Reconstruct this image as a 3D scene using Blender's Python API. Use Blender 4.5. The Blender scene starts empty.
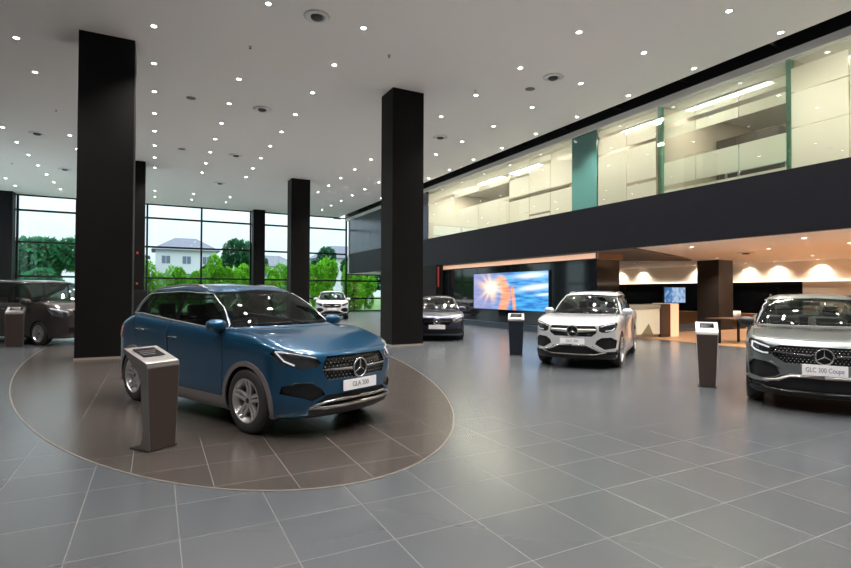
import bpy, bmesh, math, random
from mathutils import Vector, Matrix
from mathutils.bvhtree import BVHTree
from mathutils.interpolate import poly_3d_calc
R = math.radians; PI = math.pi
scn = bpy.context.scene
C = scn.collection
random.seed(7)

# ---------------------------------------------------------------- camera, world, exposure
cd = bpy.data.cameras.new('camera'); cam = bpy.data.objects.new('camera', cd); C.objects.link(cam)
cd.sensor_width = 36; cd.lens = 516.0 / 851 * 36; cd.clip_end = 400; cd.clip_start = 0.05
yaw, pitch, roll = R(27.6), R(.94), R(.22)
F = Vector((math.sin(yaw)*math.cos(pitch), math.cos(yaw)*math.cos(pitch), math.sin(pitch)))
r0 = Vector((math.cos(yaw), -math.sin(yaw), 0)); u0 = r0.cross(F)
rr = r0*math.cos(roll) + u0*math.sin(roll); uu = rr.cross(F)
M = Matrix((rr, uu, -F)).transposed().to_4x4(); M.translation = (0, 0, 1.55)
cam.matrix_world = M
scn.camera = cam

w = bpy.data.worlds.new('world'); scn.world = w; w.use_nodes = True
nt = w.node_tree; nt.nodes.clear()
wo = nt.nodes.new('ShaderNodeOutputWorld'); bg = nt.nodes.new('ShaderNodeBackground')
tc = nt.nodes.new('ShaderNodeTexCoord'); sp = nt.nodes.new('ShaderNodeSeparateXYZ')
rp = nt.nodes.new('ShaderNodeValToRGB')
rp.color_ramp.elements[0].position = 0.02; rp.color_ramp.elements[0].color = (.225, .255, .275, 1)
rp.color_ramp.elements[1].position = .6; rp.color_ramp.elements[1].color = (.86, .93, 1, 1)
e_ = rp.color_ramp.elements.new(.2); e_.color = (.32, .36, .40, 1)   # overcast: the zenith is about three times the horizon
nt.links.new(tc.outputs['Generated'], sp.inputs[0]); nt.links.new(sp.outputs[2], rp.inputs[0])
nt.links.new(rp.outputs[0], bg.inputs[0]); nt.links.new(bg.outputs[0], wo.inputs[0])
bg.inputs[1].default_value = 3.6
DL_E = 600   # watts of each ceiling downlight

vs = scn.view_settings; vs.view_transform = 'Standard'; vs.look = 'None'; vs.gamma = 1; vs.exposure = 0.33
vs.use_curve_mapping = False

# ---------------------------------------------------------------- materials
def mat(name, col, rough=.5, metal=0., spec=.5, coat=0., emit=None, es=1., alpha=1., noise=0., nscale=8., bump=0., coatr=.03, trans=0.):
    m = bpy.data.materials.new(name); m.use_nodes = True
    n = m.node_tree; b = n.nodes['Principled BSDF']
    b.inputs['Base Color'].default_value = (*col, 1); b.inputs['Roughness'].default_value = rough
    b.inputs['Metallic'].default_value = metal; b.inputs['Specular IOR Level'].default_value = spec
    b.inputs['Coat Weight'].default_value = coat; b.inputs['Coat Roughness'].default_value = coatr
    b.inputs['Transmission Weight'].default_value = trans
    if emit: b.inputs['Emission Color'].default_value = (*emit, 1); b.inputs['Emission Strength'].default_value = es
    if alpha < 1: b.inputs['Alpha'].default_value = alpha
    if noise or bump:
        t = n.nodes.new('ShaderNodeTexCoord'); x = n.nodes.new('ShaderNodeTexNoise')
        x.inputs['Scale'].default_value = nscale; x.inputs['Detail'].default_value = 5
        n.links.new(t.outputs['Object'], x.inputs['Vector'])
        if noise:
            h = n.nodes.new('ShaderNodeMix'); h.data_type = 'RGBA'
            h.inputs[6].default_value = (*[c*(1-noise) for c in col], 1)
            h.inputs[7].default_value = (*[min(1, c*(1+noise)) for c in col], 1)
            n.links.new(x.outputs[0], h.inputs[0]); n.links.new(h.outputs[2], b.inputs['Base Color'])
        if bump:
            bb = n.nodes.new('ShaderNodeBump'); bb.inputs['Strength'].default_value = bump; bb.inputs['Distance'].default_value = .01
            n.links.new(x.outputs[0], bb.inputs['Height']); n.links.new(bb.outputs[0], b.inputs['Normal'])
    return m

def glass(name, tint, refl=.06, rough=.0, frost=0., fcol=(1, 1, 1), fres=.4):
    m = bpy.data.materials.new(name); m.use_nodes = True; n = m.node_tree; n.nodes.clear()
    o = n.nodes.new('ShaderNodeOutputMaterial'); t = n.nodes.new('ShaderNodeBsdfTransparent'); t.inputs[0].default_value = (*tint, 1)
    g = n.nodes.new('ShaderNodeBsdfGlossy'); g.inputs['Roughness'].default_value = rough; g.inputs[0].default_value = (1, 1, 1, 1)
    fr = n.nodes.new('ShaderNodeLayerWeight'); fr.inputs[0].default_value = .25
    ma = n.nodes.new('ShaderNodeMath'); ma.operation = 'MULTIPLY_ADD'; ma.inputs[1].default_value = fres; ma.inputs[2].default_value = refl
    mx = n.nodes.new('ShaderNodeMixShader')
    n.links.new(fr.outputs['Fresnel'], ma.inputs[0]); n.links.new(ma.outputs[0], mx.inputs[0])
    base = t.outputs[0]
    if frost:
        tr = n.nodes.new('ShaderNodeBsdfTranslucent'); tr.inputs[0].default_value = (*fcol, 1)
        df = n.nodes.new('ShaderNodeBsdfDiffuse'); df.inputs[0].default_value = (*fcol, 1)
        m1 = n.nodes.new('ShaderNodeMixShader'); m1.inputs[0].default_value = .25
        n.links.new(tr.outputs[0], m1.inputs[1]); n.links.new(df.outputs[0], m1.inputs[2])
        m2 = n.nodes.new('ShaderNodeMixShader'); m2.inputs[0].default_value = frost
        n.links.new(t.outputs[0], m2.inputs[1]); n.links.new(m1.outputs[0], m2.inputs[2]); base = m2.outputs[0]
    n.links.new(base, mx.inputs[1]); n.links.new(g.outputs[0], mx.inputs[2]); n.links.new(mx.outputs[0], o.inputs[0])
    return m

def tile_mat(name, c1, c2, grout, off, size=.6, rough=.3):
    m = bpy.data.materials.new(name); m.use_nodes = True; n = m.node_tree; b = n.nodes['Principled BSDF']
    t = n.nodes.new('ShaderNodeTexCoord'); mp = n.nodes.new('ShaderNodeMapping'); mp.inputs['Location'].default_value = (off[0], off[1], 0)
    br = n.nodes.new('ShaderNodeTexBrick'); br.offset = 0; br.squash = 1
    br.inputs['Scale'].default_value = 1; br.inputs['Brick Width'].default_value = size; br.inputs['Row Height'].default_value = size
    br.inputs['Mortar Size'].default_value = .0035; br.inputs['Mortar Smooth'].default_value = .3
    br.inputs['Color1'].default_value = (*c1, 1); br.inputs['Color2'].default_value = (*c2, 1); br.inputs['Mortar'].default_value = (*grout, 1)
    nz = n.nodes.new('ShaderNodeTexNoise'); nz.inputs['Scale'].default_value = .9; nz.inputs['Detail'].default_value = 2; nz.inputs['Roughness'].default_value = .5
    n.links.new(t.outputs['Object'], mp.inputs[0]); n.links.new(mp.outputs[0], br.inputs['Vector']); n.links.new(t.outputs['Object'], nz.inputs['Vector'])
    mr = n.nodes.new('ShaderNodeMapRange'); mr.inputs[1].default_value = .3; mr.inputs[2].default_value = .7; mr.inputs[3].default_value = .93; mr.inputs[4].default_value = 1.07
    n.links.new(nz.outputs[0], mr.inputs[0])
    mx = n.nodes.new('ShaderNodeVectorMath'); mx.operation = 'SCALE'
    n.links.new(br.outputs[0], mx.inputs[0]); n.links.new(mr.outputs[0], mx.inputs['Scale']); n.links.new(mx.outputs[0], b.inputs['Base Color'])
    b.inputs['Roughness'].default_value = rough
    bp = n.nodes.new('ShaderNodeBump'); bp.inputs['Strength'].default_value = .25; bp.inputs['Distance'].default_value = .004; bp.invert = True
    n.links.new(br.outputs['Fac'], bp.inputs['Height']); n.links.new(bp.outputs[0], b.inputs['Normal'])
    b.inputs['Specular IOR Level'].default_value = 1.0
    return m

def wood_mat(name, c1, c2, rough=.4, rot=0):
    m = bpy.data.materials.new(name); m.use_nodes = True; n = m.node_tree; b = n.nodes['Principled BSDF']
    t = n.nodes.new('ShaderNodeTexCoord'); mp = n.nodes.new('ShaderNodeMapping'); mp.inputs['Scale'].default_value = (12, 1, 12) if rot == 0 else (1, 12, 12)
    nz = n.nodes.new('ShaderNodeTexNoise'); nz.inputs['Scale'].default_value = 1.5; nz.inputs['Detail'].default_value = 8
    h = n.nodes.new('ShaderNodeMix'); h.data_type = 'RGBA'; h.inputs[6].default_value = (*c1, 1); h.inputs[7].default_value = (*c2, 1)
    n.links.new(t.outputs['Object'], mp.inputs[0]); n.links.new(mp.outputs[0], nz.inputs['Vector']); n.links.new(nz.outputs[0], h.inputs[0])
    n.links.new(h.outputs[2], b.inputs['Base Color']); b.inputs['Roughness'].default_value = rough
    return m

def vcol_mat(name, strength):
    m = bpy.data.materials.new(name); m.use_nodes = True; n = m.node_tree; b = n.nodes['Principled BSDF']
    a = n.nodes.new('ShaderNodeVertexColor'); a.layer_name = 'col'
    n.links.new(a.outputs[0], b.inputs['Emission Color']); b.inputs['Emission Strength'].default_value = strength
    b.inputs['Base Color'].default_value = (.01, .01, .01, 1); b.inputs['Roughness'].default_value = .2
    return m

BLACK = mat('satin_black', (.009, .009, .010), .5, spec=.3)
COLM = mat('column_black', (.006, .0055, .0055), .6, spec=.15, noise=.3, nscale=3, bump=.1)
FASC = mat('fascia_charcoal', (.009, .009, .013), .5, spec=.18, noise=.15, nscale=2)
CEIL = mat('ceiling_paint', (.82, .80, .78), .8)
WHITE = mat('white_paint', (.7, .7, .68), .6)
CREAM = mat('cream_paint', (.50, .45, .37), .6)
PEACH = mat('warm_white_paint', (.82, .75, .67), .6)
FRAME = mat('window_frame_metal', (.012, .014, .018), .4, .3)
FLOOR = tile_mat('slate_floor_tile', (.057, .064, .071), (.065, .070, .075), (.135, .135, .13), (-.15, -.58), .6, .25)
DISC = tile_mat('brown_floor_tile', (.042, .035, .031), (.049, .041, .036), (.14, .125, .115), (.17, -.22), .6, .25)
STEEL = mat('brushed_steel', (.45, .43, .41), .35, .9)
CHROME = mat('chrome', (.75, .75, .76), .12, 1.)
DCHROME = mat('dark_chrome', (.25, .25, .26), .2, 1.)
RIMM = mat('alloy_silver', (.62, .62, .62), .28, .85)
RUBBER = mat('tyre_rubber', (.018, .018, .018), .7)
GLOSSB = mat('gloss_black', (.006, .006, .007), .08, spec=.6)
PLAST = mat('black_plastic', (.02, .02, .021), .55)
CLAD = mat('grey_cladding', (.13, .12, .12), .55)
CABIN = mat('cabin_trim', (.03, .028, .027), .7)
SEATM = mat('seat_leather', (.09, .08, .075), .5)
PLATE = mat('plate_white', (.88, .88, .90), .4)
PTEXT = mat('plate_letters', (.16, .17, .2), .5)
DRL = mat('led_strip', (.9, .9, .9), .2, emit=(.95, .97, 1), es=.3)
LAMPIN = mat('lamp_reflector', (.5, .5, .52), .15, .9)
TAIL = mat('tail_lamp_red', (.25, .01, .01), .15, coat=1)
CGLASS = glass('car_glass', (.62, .70, .68), .06)
SGLASS = glass('car_side_glass', (.30, .36, .34), .07)
LGLASS = glass('lamp_glass', (.85, .87, .9), .07)
WGLASS = glass('window_glass', (.90, .96, .95), .03)
MGLASS = glass('green_edge_glass', (.95, .98, .94), .04, fres=.15)
TEAL = mat('teal_back_painted_glass', (.10, .26, .23), .12, spec=.6)
FROST = glass('frosted_film', (.97, .95, .9), .02, .15, .84, (.96, .94, .90), .12)
FROST2 = glass('frosted_film_light', (.95, .96, .92), .02, .15, .62, (.95, .95, .88), .12)
DGLASS = mat('black_wall_glass', (.006, .008, .010), .06, spec=.7)
LAMPE = mat('downlight_glow', (1, 1, 1), .5, emit=(1, .97, .92), es=22)
PODB = mat('podium_brown_metal', (.060, .043, .037), .42, .25)
PODS = mat('podium_edge_metal', (.22, .21, .205), .35, .7)
PODK = mat('podium_navy_metal', (.018, .024, .036), .4, .4)

# ---------------------------------------------------------------- helpers
def link(name, bm, m, parent=None, smooth=False, ang=None):
    me = bpy.data.meshes.new(name); bm.normal_update(); bm.to_mesh(me); bm.free()
    if m is not None:
        for q in (m if isinstance(m, (list, tuple)) else [m]): me.materials.append(q)
    if smooth: me.polygons.foreach_set('use_smooth', [True]*len(me.polygons))
    if smooth and ang: me.set_sharp_from_angle(angle=R(ang))
    o = bpy.data.objects.new(name, me); C.objects.link(o)
    if parent: o.parent = parent
    return o
def tag(o, label=None, cat=None, group=None, kind=None):
    if label: o['label'] = label
    if cat: o['category'] = cat
    if group: o['group'] = group
    if kind: o['kind'] = kind
    return o
def struct(name, bm, m, parent=None, smooth=False):
    o = link(name, bm, m, parent, smooth)
    if not parent: o['kind'] = 'structure'
    return o
def thing(name, label, cat, loc=(0, 0, 0), rz=0, group=None, kind=None):
    o = bpy.data.objects.new(name, None); C.objects.link(o); o.empty_display_size = .1
    o.location = loc; o.rotation_euler = (0, 0, rz); return tag(o, label, cat, group, kind)
def box(bm, x0, x1, y0, y1, z0, z1, bev=0, mx=None):
    r = bmesh.ops.create_cube(bm, size=1); v = r['verts']
    for q in v: q.co = Vector((x0+(q.co.x+.5)*(x1-x0), y0+(q.co.y+.5)*(y1-y0), z0+(q.co.z+.5)*(z1-z0)))
    if bev:
        es = list({e for q in v for e in q.link_edges})
        r = bmesh.ops.bevel(bm, geom=es, offset=bev, segments=2, profile=.6, affect='EDGES')
        v = list({q for f in r['faces'] for q in f.verts} | {q for q in v if q.is_valid})
    if mx is not None: bmesh.ops.transform(bm, matrix=mx, verts=v)
    return v
def B(x0, x1, y0, y1, z0, z1, bev=0):
    bm = bmesh.new(); box(bm, x0, x1, y0, y1, z0, z1, bev); return bm
def cyl(bm, p0, p1, r, r2=None, seg=16, caps=True):
    p0, p1 = Vector(p0), Vector(p1); d = p1-p0
    mx = Matrix.Translation((p0+p1)/2) @ d.to_track_quat('Z', 'Y').to_matrix().to_4x4()
    return bmesh.ops.create_cone(bm, cap_ends=caps, segments=seg, radius1=r, radius2=r if r2 is None else r2, depth=d.length, matrix=mx)['verts']
def lathe(bm, prof, seg=32, axis='Z', c=(0, 0, 0), a0=0, a1=2*PI):
    full = abs(a1-a0-2*PI) < 1e-6; N = seg if full else seg+1; rows = []
    for k in range(N):
        a = a0+(a1-a0)*k/seg; ca, sa = math.cos(a), math.sin(a); row = []
        for r_, h in prof:
            p = (r_*ca, r_*sa, h) if axis == 'Z' else (r_*ca, h, r_*sa)
            row.append(bm.verts.new((p[0]+c[0], p[1]+c[1], p[2]+c[2])))
        rows.append(row)
    for k in range(seg):
        A, D = rows[k], rows[(k+1) % N]
        for j in range(len(prof)-1):
            try: bm.faces.new((A[j], D[j], D[j+1], A[j+1]))
            except ValueError: pass
def prism(bm, poly, axis, a, b):
    def P(u, v, t): return {'X': (t, u, v), 'Y': (u, t, v), 'Z': (u, v, t)}[axis]
    A = [bm.verts.new(P(u, v, a)) for u, v in poly]; D = [bm.verts.new(P(u, v, b)) for u, v in poly]
    fs = [bm.faces.new(A), bm.faces.new(D[::-1])]
    for i in range(len(poly)): fs.append(bm.faces.new((A[i], D[i], D[(i+1) % len(poly)], A[(i+1) % len(poly)])))
    bmesh.ops.recalc_face_normals(bm, faces=fs); return A+D
def tube(bm, pts, r, seg=6, closed=False):
    pts = [Vector(p) for p in pts]; n = len(pts); rings = []
    for i, p in enumerate(pts):
        t = (pts[(i+1) % n]-pts[i-1]) if closed else (pts[min(i+1, n-1)]-pts[max(i-1, 0)])
        if t.length < 1e-9: t = Vector((1, 0, 0))
        q = t.to_track_quat('Z', 'Y')
        rings.append([bm.verts.new(p+q @ Vector((r*math.cos(2*PI*k/seg), r*math.sin(2*PI*k/seg), 0))) for k in range(seg)])
    for i in range(n if closed else n-1):
        A, D = rings[i], rings[(i+1) % n]
        # align closest
        s = min(range(seg), key=lambda s_: (A[0].co-D[s_].co).length)
        for k in range(seg):
            try: bm.faces.new((A[k], A[(k+1) % seg], D[(k+1+s) % seg], D[(k+s) % seg]))
            except ValueError: pass
    if not closed:
        bm.faces.new(rings[0][::-1]); bm.faces.new(rings[-1])
def dup(root, loc=None, rz=None, label=None, group=None):
    r = root.copy(); C.objects.link(r)
    if loc is not None: r.location = loc
    if rz is not None: r.rotation_euler = (0, 0, rz)
    if label: r['label'] = label
    if group: r['group'] = group
    def rec(s, d):
        for ch in list(s.children):
            if ch == d or ch == r: continue
            c = ch.copy(); C.objects.link(c); c.parent = d; rec(ch, c)
    rec(root, r); return r
def text_bm(s, size, depth=.002):
    cu = bpy.data.curves.new('t', 'FONT'); cu.body = s; cu.size = size; cu.extrude = depth; cu.align_x = 'CENTER'; cu.align_y = 'CENTER'
    o = bpy.data.objects.new('t', cu); me = bpy.data.meshes.new_from_object(o)
    bm = bmesh.new(); bm.from_mesh(me); bpy.data.objects.remove(o); bpy.data.meshes.remove(me); bpy.data.curves.remove(cu)
    return bm   # in XY plane facing +Z
# ================================================================ room shell
WOODF = wood_mat('wood_floor_planks', (.36, .20, .10), (.48, .28, .15), .35)
WOODD = wood_mat('dark_walnut', (.05, .028, .018), (.08, .045, .03), .4, 1)
WOODL = wood_mat('orange_oak_panel', (.34, .15, .07), (.42, .20, .09), .45, 1)
SOFF = wood_mat('soffit_walnut', (.12, .08, .055), (.17, .11, .08), .5, 1)
struct('floor', B(-8.7, 25, -6, 39.4, -.12, 0), FLOOR)
def oval(n=160, cx=1.41, cy=17.4, a=4.04, b=13.4):
    return [(cx+a*math.cos(2*PI*k/n), cy+(b if math.sin(2*PI*k/n) < 0 else 7.5)*math.sin(2*PI*k/n)) for k in range(n)]
bm = bmesh.new(); prism(bm, oval(), 'Z', .0, .003); struct('floor_inlay', bm, DISC)
bm = bmesh.new(); a_ = oval(200); b_ = oval(200, a=4.06, b=13.42)
A_ = [bm.verts.new((x, y, .005)) for x, y in a_]; D_ = [bm.verts.new((x, y, .005)) for x, y in b_]; E_ = [bm.verts.new((x, y, 0)) for x, y in b_]
for k in range(200):
    j = (k+1) % 200; bm.faces.new((A_[k], D_[k], D_[j], A_[j])); bm.faces.new((D_[k], E_[k], E_[j], D_[j]))
struct('trim_1', bm, mat('bronze_inlay_strip', (.20, .18, .155), .4, .5))
struct('floor_wood', B(15.0, 25, -6, 13.6, 0, .012), WOODF)
struct('ceiling', B(-8.7, 12.75, -6, 39.4, 7.45, 7.6), CEIL)
# dark service slot along the mezzanine, with cross ribs
bm = bmesh.new(); box(bm, 12.75, 13.6, -6, 39.4, 8.0, 8.1); box(bm, 12.65, 12.75, -6, 39.4, 7.6, 8.1)
for k in range(20): box(bm, 12.75, 13.38, -5+k*2.4, -4.97+k*2.4, 7.5, 7.62)
struct('ceiling_slot', bm, BLACK)
struct('slot_back', B(13.30, 13.34, -6, 39.3, 7.39, 8.05), BLACK)
struct('trim_2', B(13.36, 13.55, -6, 39.3, 7.2, 7.40), mat('bulkhead_white', (.85, .83, .80), .6))

# columns
for i, (x0, x1, y0, y1, z1) in enumerate([(-1.60, -.49, 13.85, 14.95, 7.45), (5.98, 6.98, 13.5, 14.35, 7.45), (-1.62, -.47, 26.6, 27.7, 7.45), (6.17, 7.15, 26.8, 27.7, 7.45),
                                      (6.15, 6.95, 38.3, 39.1, 7.45), (-8.6, -7.55, 38.3, 39.1, 7.45)]):
    o = struct('column', B(x0, x1, y0, y1, 0, z1, .008), COLM)
    if i < 4: struct('baseboard', B(x0-.012, x1+.012, y0-.012, y1+.012, 0, .05), mat('column_foot_trim', (.30, .26, .22), .4), o)
struct('column', B(21.35, 22.35, 13.75, 14.75, 0, 3.0, .008), mat('column_brown_black', (.022, .016, .013), .45))
struct('column', B(12.95, 13.38, 23.6, 25.3, 0, 3.0, .008), COLM)

# mezzanine: slab, fascia, soffits
struct('wall_fascia', B(13.4, 13.6, -6, 38.5, 3.0, 4.54, .006), FASC)
struct('ceiling_mezzanine', B(13.6, 25.1, -6, 39.3, 3.0, 3.12), PEACH)
struct('floor_mezzanine', B(13.6, 25.1, -6, 39.3, 4.38, 4.5), mat('office_carpet', (.16, .15, .13), .9))
bm = bmesh.new(); prism(bm, [(13.42, 11.4), (18.6, 13.4), (20.2, 14.2), (17.2, 16.2), (17.0, 33), (13.42, 33)], 'Z', 2.94, 3.0); struct('ceiling_soffit', bm, SOFF)
struct('ceiling_office', B(13.6, 25.1, -6, 39.3, 7.2, 7.3), WHITE)
# walls
struct('wall_right', B(25, 25.2, -6, 39.3, 2.1, 7.2), PEACH)
bm = bmesh.new(); box(bm, 25, 25.2, 12.3, 39.3, .62, 2.1); struct('wall_right_glass', bm, DGLASS)
struct('wall_right_panel', B(24.96, 25.2, -6, 12.3, 0, 2.1), mat('beige_wall_panel', (.40, .36, .31), .5))
struct('baseboard_right', B(24.6, 25.2, 12.3, 39.3, 0, .62), WOODL)
struct('trim_3', B(24.9, 25.0, -6, 39.3, 2.1, 2.13), mat('led_ledge', (.6, .5, .4), .4, emit=(1, .80, .60), es=2.5))
struct('wall_far_right', B(17.0, 25.1, 33.0, 33.2, 0, 3.0), mat('brown_partition', (.05, .04, .035), .5))

# glazed walls
def glazing(name, kind, axis, c, a0, a1, verts, rails, ztop=7.45):
    def bx(bm, p, q, z0, z1, t): 
        if axis == 'Y': box(bm, p, q, c-t, c+t, z0, z1)
        else: box(bm, c-t, c+t, p, q, z0, z1)
    bm = bmesh.new()
    for v in verts: bx(bm, v-.06, v+.06, 0, ztop, .07)
    for z in rails: bx(bm, a0, a1, z-.06, z+.06, .06)
    bx(bm, a0, a1, 0, .1, .06); bx(bm, a0, a1, ztop-.08, ztop, .06)
    f = struct(name, bm, FRAME)
    bm = bmesh.new(); bx(bm, a0, a1, .05, ztop-.04, .006); struct('pane', bm, WGLASS, f)
    return f
RL = [1.05, 2.45, 4.55, 6.5]
glazing('window_1', 0, 'Y', 39.3, -8.7, 13.45, [-7.5, -4.5, -1.5, -.55, 2.8, 6.1, 7.0, 10.3, 13.4], RL)
glazing('window_4', 0, 'Y', 39.3, 13.45, 25, [16.8, 20.2, 23.5], [1.05, 2.45], 3.0)
glazing('window_2', 0, 'X', -8.65, 26, 39.2, [26+3.3*k for k in range(5)], RL)
WGREY = mat('wall_grey', (.16, .155, .15), .6)
struct('wall_left', B(-8.7, -8.5, -6, 26, 0, 7.45), WGREY)
struct('wall_front', B(-8.7, 13.4, -6.2, -6, 0, 7.45), WGREY)
struct('wall_back', B(13.4, 25.1, -6.2, -6, 0, 7.3), PEACH)
struct('wall_office_end', B(13.6, 25.1, 39.2, 39.4, 3.0, 7.3), WHITE)

# upper glazing of the mezzanine offices, one pane per thing with its frosted bands as a part
clearC = [(4.54, 4.62), (4.76, 5.45), (6.17, 6.45), (6.58, 6.85)]
segs = [  # y edges, frosted z-bands per pane
 ([25.4, 22.6], [[(4.54, 6.45), (6.6, 7.0)]]),
 ([22.6, 20.4], [[(4.54, 5.72), (6.35, 6.98)]]),
 ([20.4, 18.0], [[(4.54, 5.72), (6.32, 6.58), (6.70, 7.0)]]),
 ([18.0, 16.65], [[(4.54, 5.45), (5.6, 6.36), (6.46, 6.60), (6.72, 7.02)]]),
 ([16.65, 15.38], [[(4.54, 4.66), (4.74, 5.45), (5.6, 6.60), (6.72, 6.92), (7.04, 7.16)]]),
 ([15.38, 14.2], [[(4.54, 5.45), (5.6, 6.92), (7.04, 7.16)]]),
 ([12.96, 11.74], [[(4.54, 6.20), (6.30, 6.82), (6.92, 7.1)]]),
 ([11.74, 10.62], [[(4.54, 5.0), (5.1, 6.20), (6.30, 6.78), (6.92, 7.1)]]),
 ([10.36, 9.33], [clearC]), ([9.33, 8.11], [clearC]), ([8.11, 6.95], [clearC]),
 ([6.86, 5.68], [[(4.54, 5.5), (5.52, 6.35), (6.37, 6.95)]]), ([5.68, 4.4], [[(4.54, 5.5), (5.52, 6.35), (6.37, 6.8)]]),
 ([4.4, 3.1], [[(4.54, 6.9)]]), ([3.1, 1.8], [[(4.54, 6.9)]])]
names = ['furthest pane', 'second furthest pane', 'third furthest pane', 'fourth furthest pane', 'second pane beyond the teal one', 'just beyond the teal pane', 'just nearer than the teal pane', 'left of the first green post',
         'first pane right of the first green post', 'middle pane of the clear banded bay', 'last clear banded pane before the second green post', 'first pane right of the second green post', 'pane cut by the right photo edge', 'just outside the right photo edge', 'nearest pane']
for i, ((ya, yb), bands) in enumerate(segs):
    t = thing('office_glazing', 'frosted office glass above the fascia, '+names[i], 'office glass', (13.45, yb, 4.54), 0, 'office glass panes of the mezzanine')
    L = ya-yb
    link('pane', B(0, .012, .008, L-.008, 0, 2.66), MGLASS, t)
    for z0, z1 in bands[0]: link('frosted_film', B(.014, .017, .012, L-.012, z0-4.54, z1-4.54), FROST if not 8 <= i <= 10 else FROST2, t)
tag(link('teal_glazing', B(13.44, 13.47, 12.99, 14.19, 4.54, 7.2), TEAL), 'opaque teal glass between the frosted office panes', 'office glass')
GP = glass('green_glass_edge', (.62, .86, .78), .08)
for y, s in ((10.49, 'left'), (6.905, 'right')):
    tag(link('glass_fin', B(13.42, 13.61, y-.04, y+.04, 4.54, 7.2), GP), 'green glass fin post at the %s end of the clear conference bay' % s, 'glass fin', 'green glass fins')
# far part of the upper wall: dark reflective cladding
CLADW = mat('blue_grey_cladding', (.05, .06, .085), .22, .3)
bm = bmesh.new()
for k in range(9): box(bm, 13.44, 13.47, 25.45+k*1.45, 25.45+k*1.45+1.43, 4.54, 7.2)
struct('wall_upper_cladding', bm, CLADW)

# office interiors behind the panes
struct('wall_office_rear', B(18.3, 18.5, -6, 39, 4.5, 7.2), CREAM)
for y in (25.6, 14.1, 13.0, 10.5, 6.9, 1.6): struct('wall_office_partition', B(13.62 if y < 13 else 13.55, 18.3, y-.05, y+.05, 4.5, 7.2), CREAM)
tag(link('wall_panel', B(18.22, 18.3, 19.5, 24.8, 5.2, 6.9), mat('brown_panel', (.16, .10, .07), .6)), 'brown wall panel behind the far frosted office panes', 'wall panel')
t = thing('storage_cabinet', 'tall brown storage cabinet seen through the clear banded office bay', 'cabinet', (16.35, 9.38, 4.5))
link('body', B(-.4, .4, -.95, .95, 0, 1.95, .01), mat('cabinet_brown_black', (.02, .016, .014), .4), t)
for k in (-1, 0, 1): link('door', B(-.42, -.4, -.30+k*.62, .30+k*.62, .02, 1.93, .004), mat('cabinet_door_brown', (.035, .026, .020), .35), t)
t = thing('desk', 'light office desk with a low teal screen behind the clear panes', 'desk', (14.8, 8.3, 4.5))
link('desktop', B(-.35, .35, -.9, .9, .70, .73, .005), WHITE, t)
for sx in (-.3, .3):
    for sy in (-.8, .8): link('leg', B(sx-.025, sx+.025, sy-.025, sy+.025, 0, .7), STEEL, t)
link('screen', B(-.45, -.42, -.8, .7, .45, 1.12, .005), mat('teal_screen_fabric', (.16, .34, .32), .7), t)
def office_chair(x, y, rz, label):
    t = thing('office_chair', label, 'chair', (x, y, 4.5), rz, 'office chairs behind the clear panes')
    G = mat('chair_green_black', (.03, .06, .05), .6)
    link('seat', B(-.24, .24, -.24, .24, .44, .52, .03), G, t); 
    bm = bmesh.new(); box(bm, .2, .27, -.23, .23, .62, 1.22, .03); box(bm, .24, .27, -.04, .04, .4, .7); link('backrest', bm, G, t)
    bm = bmesh.new(); cyl(bm, (0, 0, .1), (0, 0, .44), .03)
    for k in range(5): cyl(bm, (0, 0, .1), (.28*math.cos(k*1.257), .28*math.sin(k*1.257), .03), .02, .015)
    link('base', bm, BLACK, t)
office_chair(15.55, 8.0, .3, 'dark green office chair left of the pair behind the teal desk screen')
office_chair(15.5, 7.35, -.3, 'dark green office chair right of the pair behind the teal desk screen')
LINE = mat('tube_light', (1, 1, 1), .4, emit=(1, .92, .79), es=33)
def line_light(x, y, L, W_, label, z=7.2):
    t = thing('ceiling_light', label, 'light', (x, y, z-.06), 0, 'bright office ceiling fittings')
    link('housing', B(-W_/2-.03, W_/2+.03, -L/2-.03, L/2+.03, .02, .06), WHITE, t)
    link('diffuser', B(-W_/2, W_/2, -L/2, L/2, 0, .02), LINE, t)
for x, y, L, W_, s in [(14.4, 9.0, 2.4, .2, 'long office tube light right above the clear bay glass'), (16.6, 7.7, .6, .6, 'square office light seen through the clear bay'), (14.5, 11.8, 1.8, .35, 'office tube light behind the pane left of the green post'),
                    (14.7, 5.0, 2.2, .45, 'office tube light behind the right edge panes'), (15.0, 15.6, 1.8, .55, 'office light behind the pane beyond the teal panel'), (15.0, 18.6, 2.0, .55, 'office light behind the fourth furthest pane'),
                    (15.0, 21.4, 2.0, .55, 'office light behind the second furthest pane'), (15.0, 24.0, 1.8, .55, 'office light behind the furthest pane'), (16.5, 3.0, 1.2, .3, 'office light at the near end of the mezzanine')]:
    line_light(x, y, L, W_, s)

# TV wall block under the mezzanine
struct('wall_screen_block', B(13.5, 14.6, 13.05, 31.0, .25, 2.72), DGLASS)
struct('trim_4', B(13.2, 14.6, 13.05, 23.5, 0, .25), mat('navy_plinth', (.02, .03, .045), .3))
WBAND = mat('glowing_wood_band', (.4, .25, .18), .5, emit=(1, .60, .40), es=.5)  # wood band given its own glow, standing in for hidden strip lighting
bm = bmesh.new(); box(bm, 13.47, 13.5, 13.1, 30.9, 2.76, 2.94); struct('trim_5', bm, WBAND)
struct('trim_6', B(13.5, 14.7, 12.98, 13.05, 2.74, 2.94), mat('lit_wood_edge', (.30, .17, .10), .4))
bm = bmesh.new()
for k in range(6): box(bm, 13.493, 13.5, 15.2+k*2.67-.006, 15.2+k*2.67+.006, .25, 2.72)
struct('trim_7', bm, BLACK)

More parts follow.
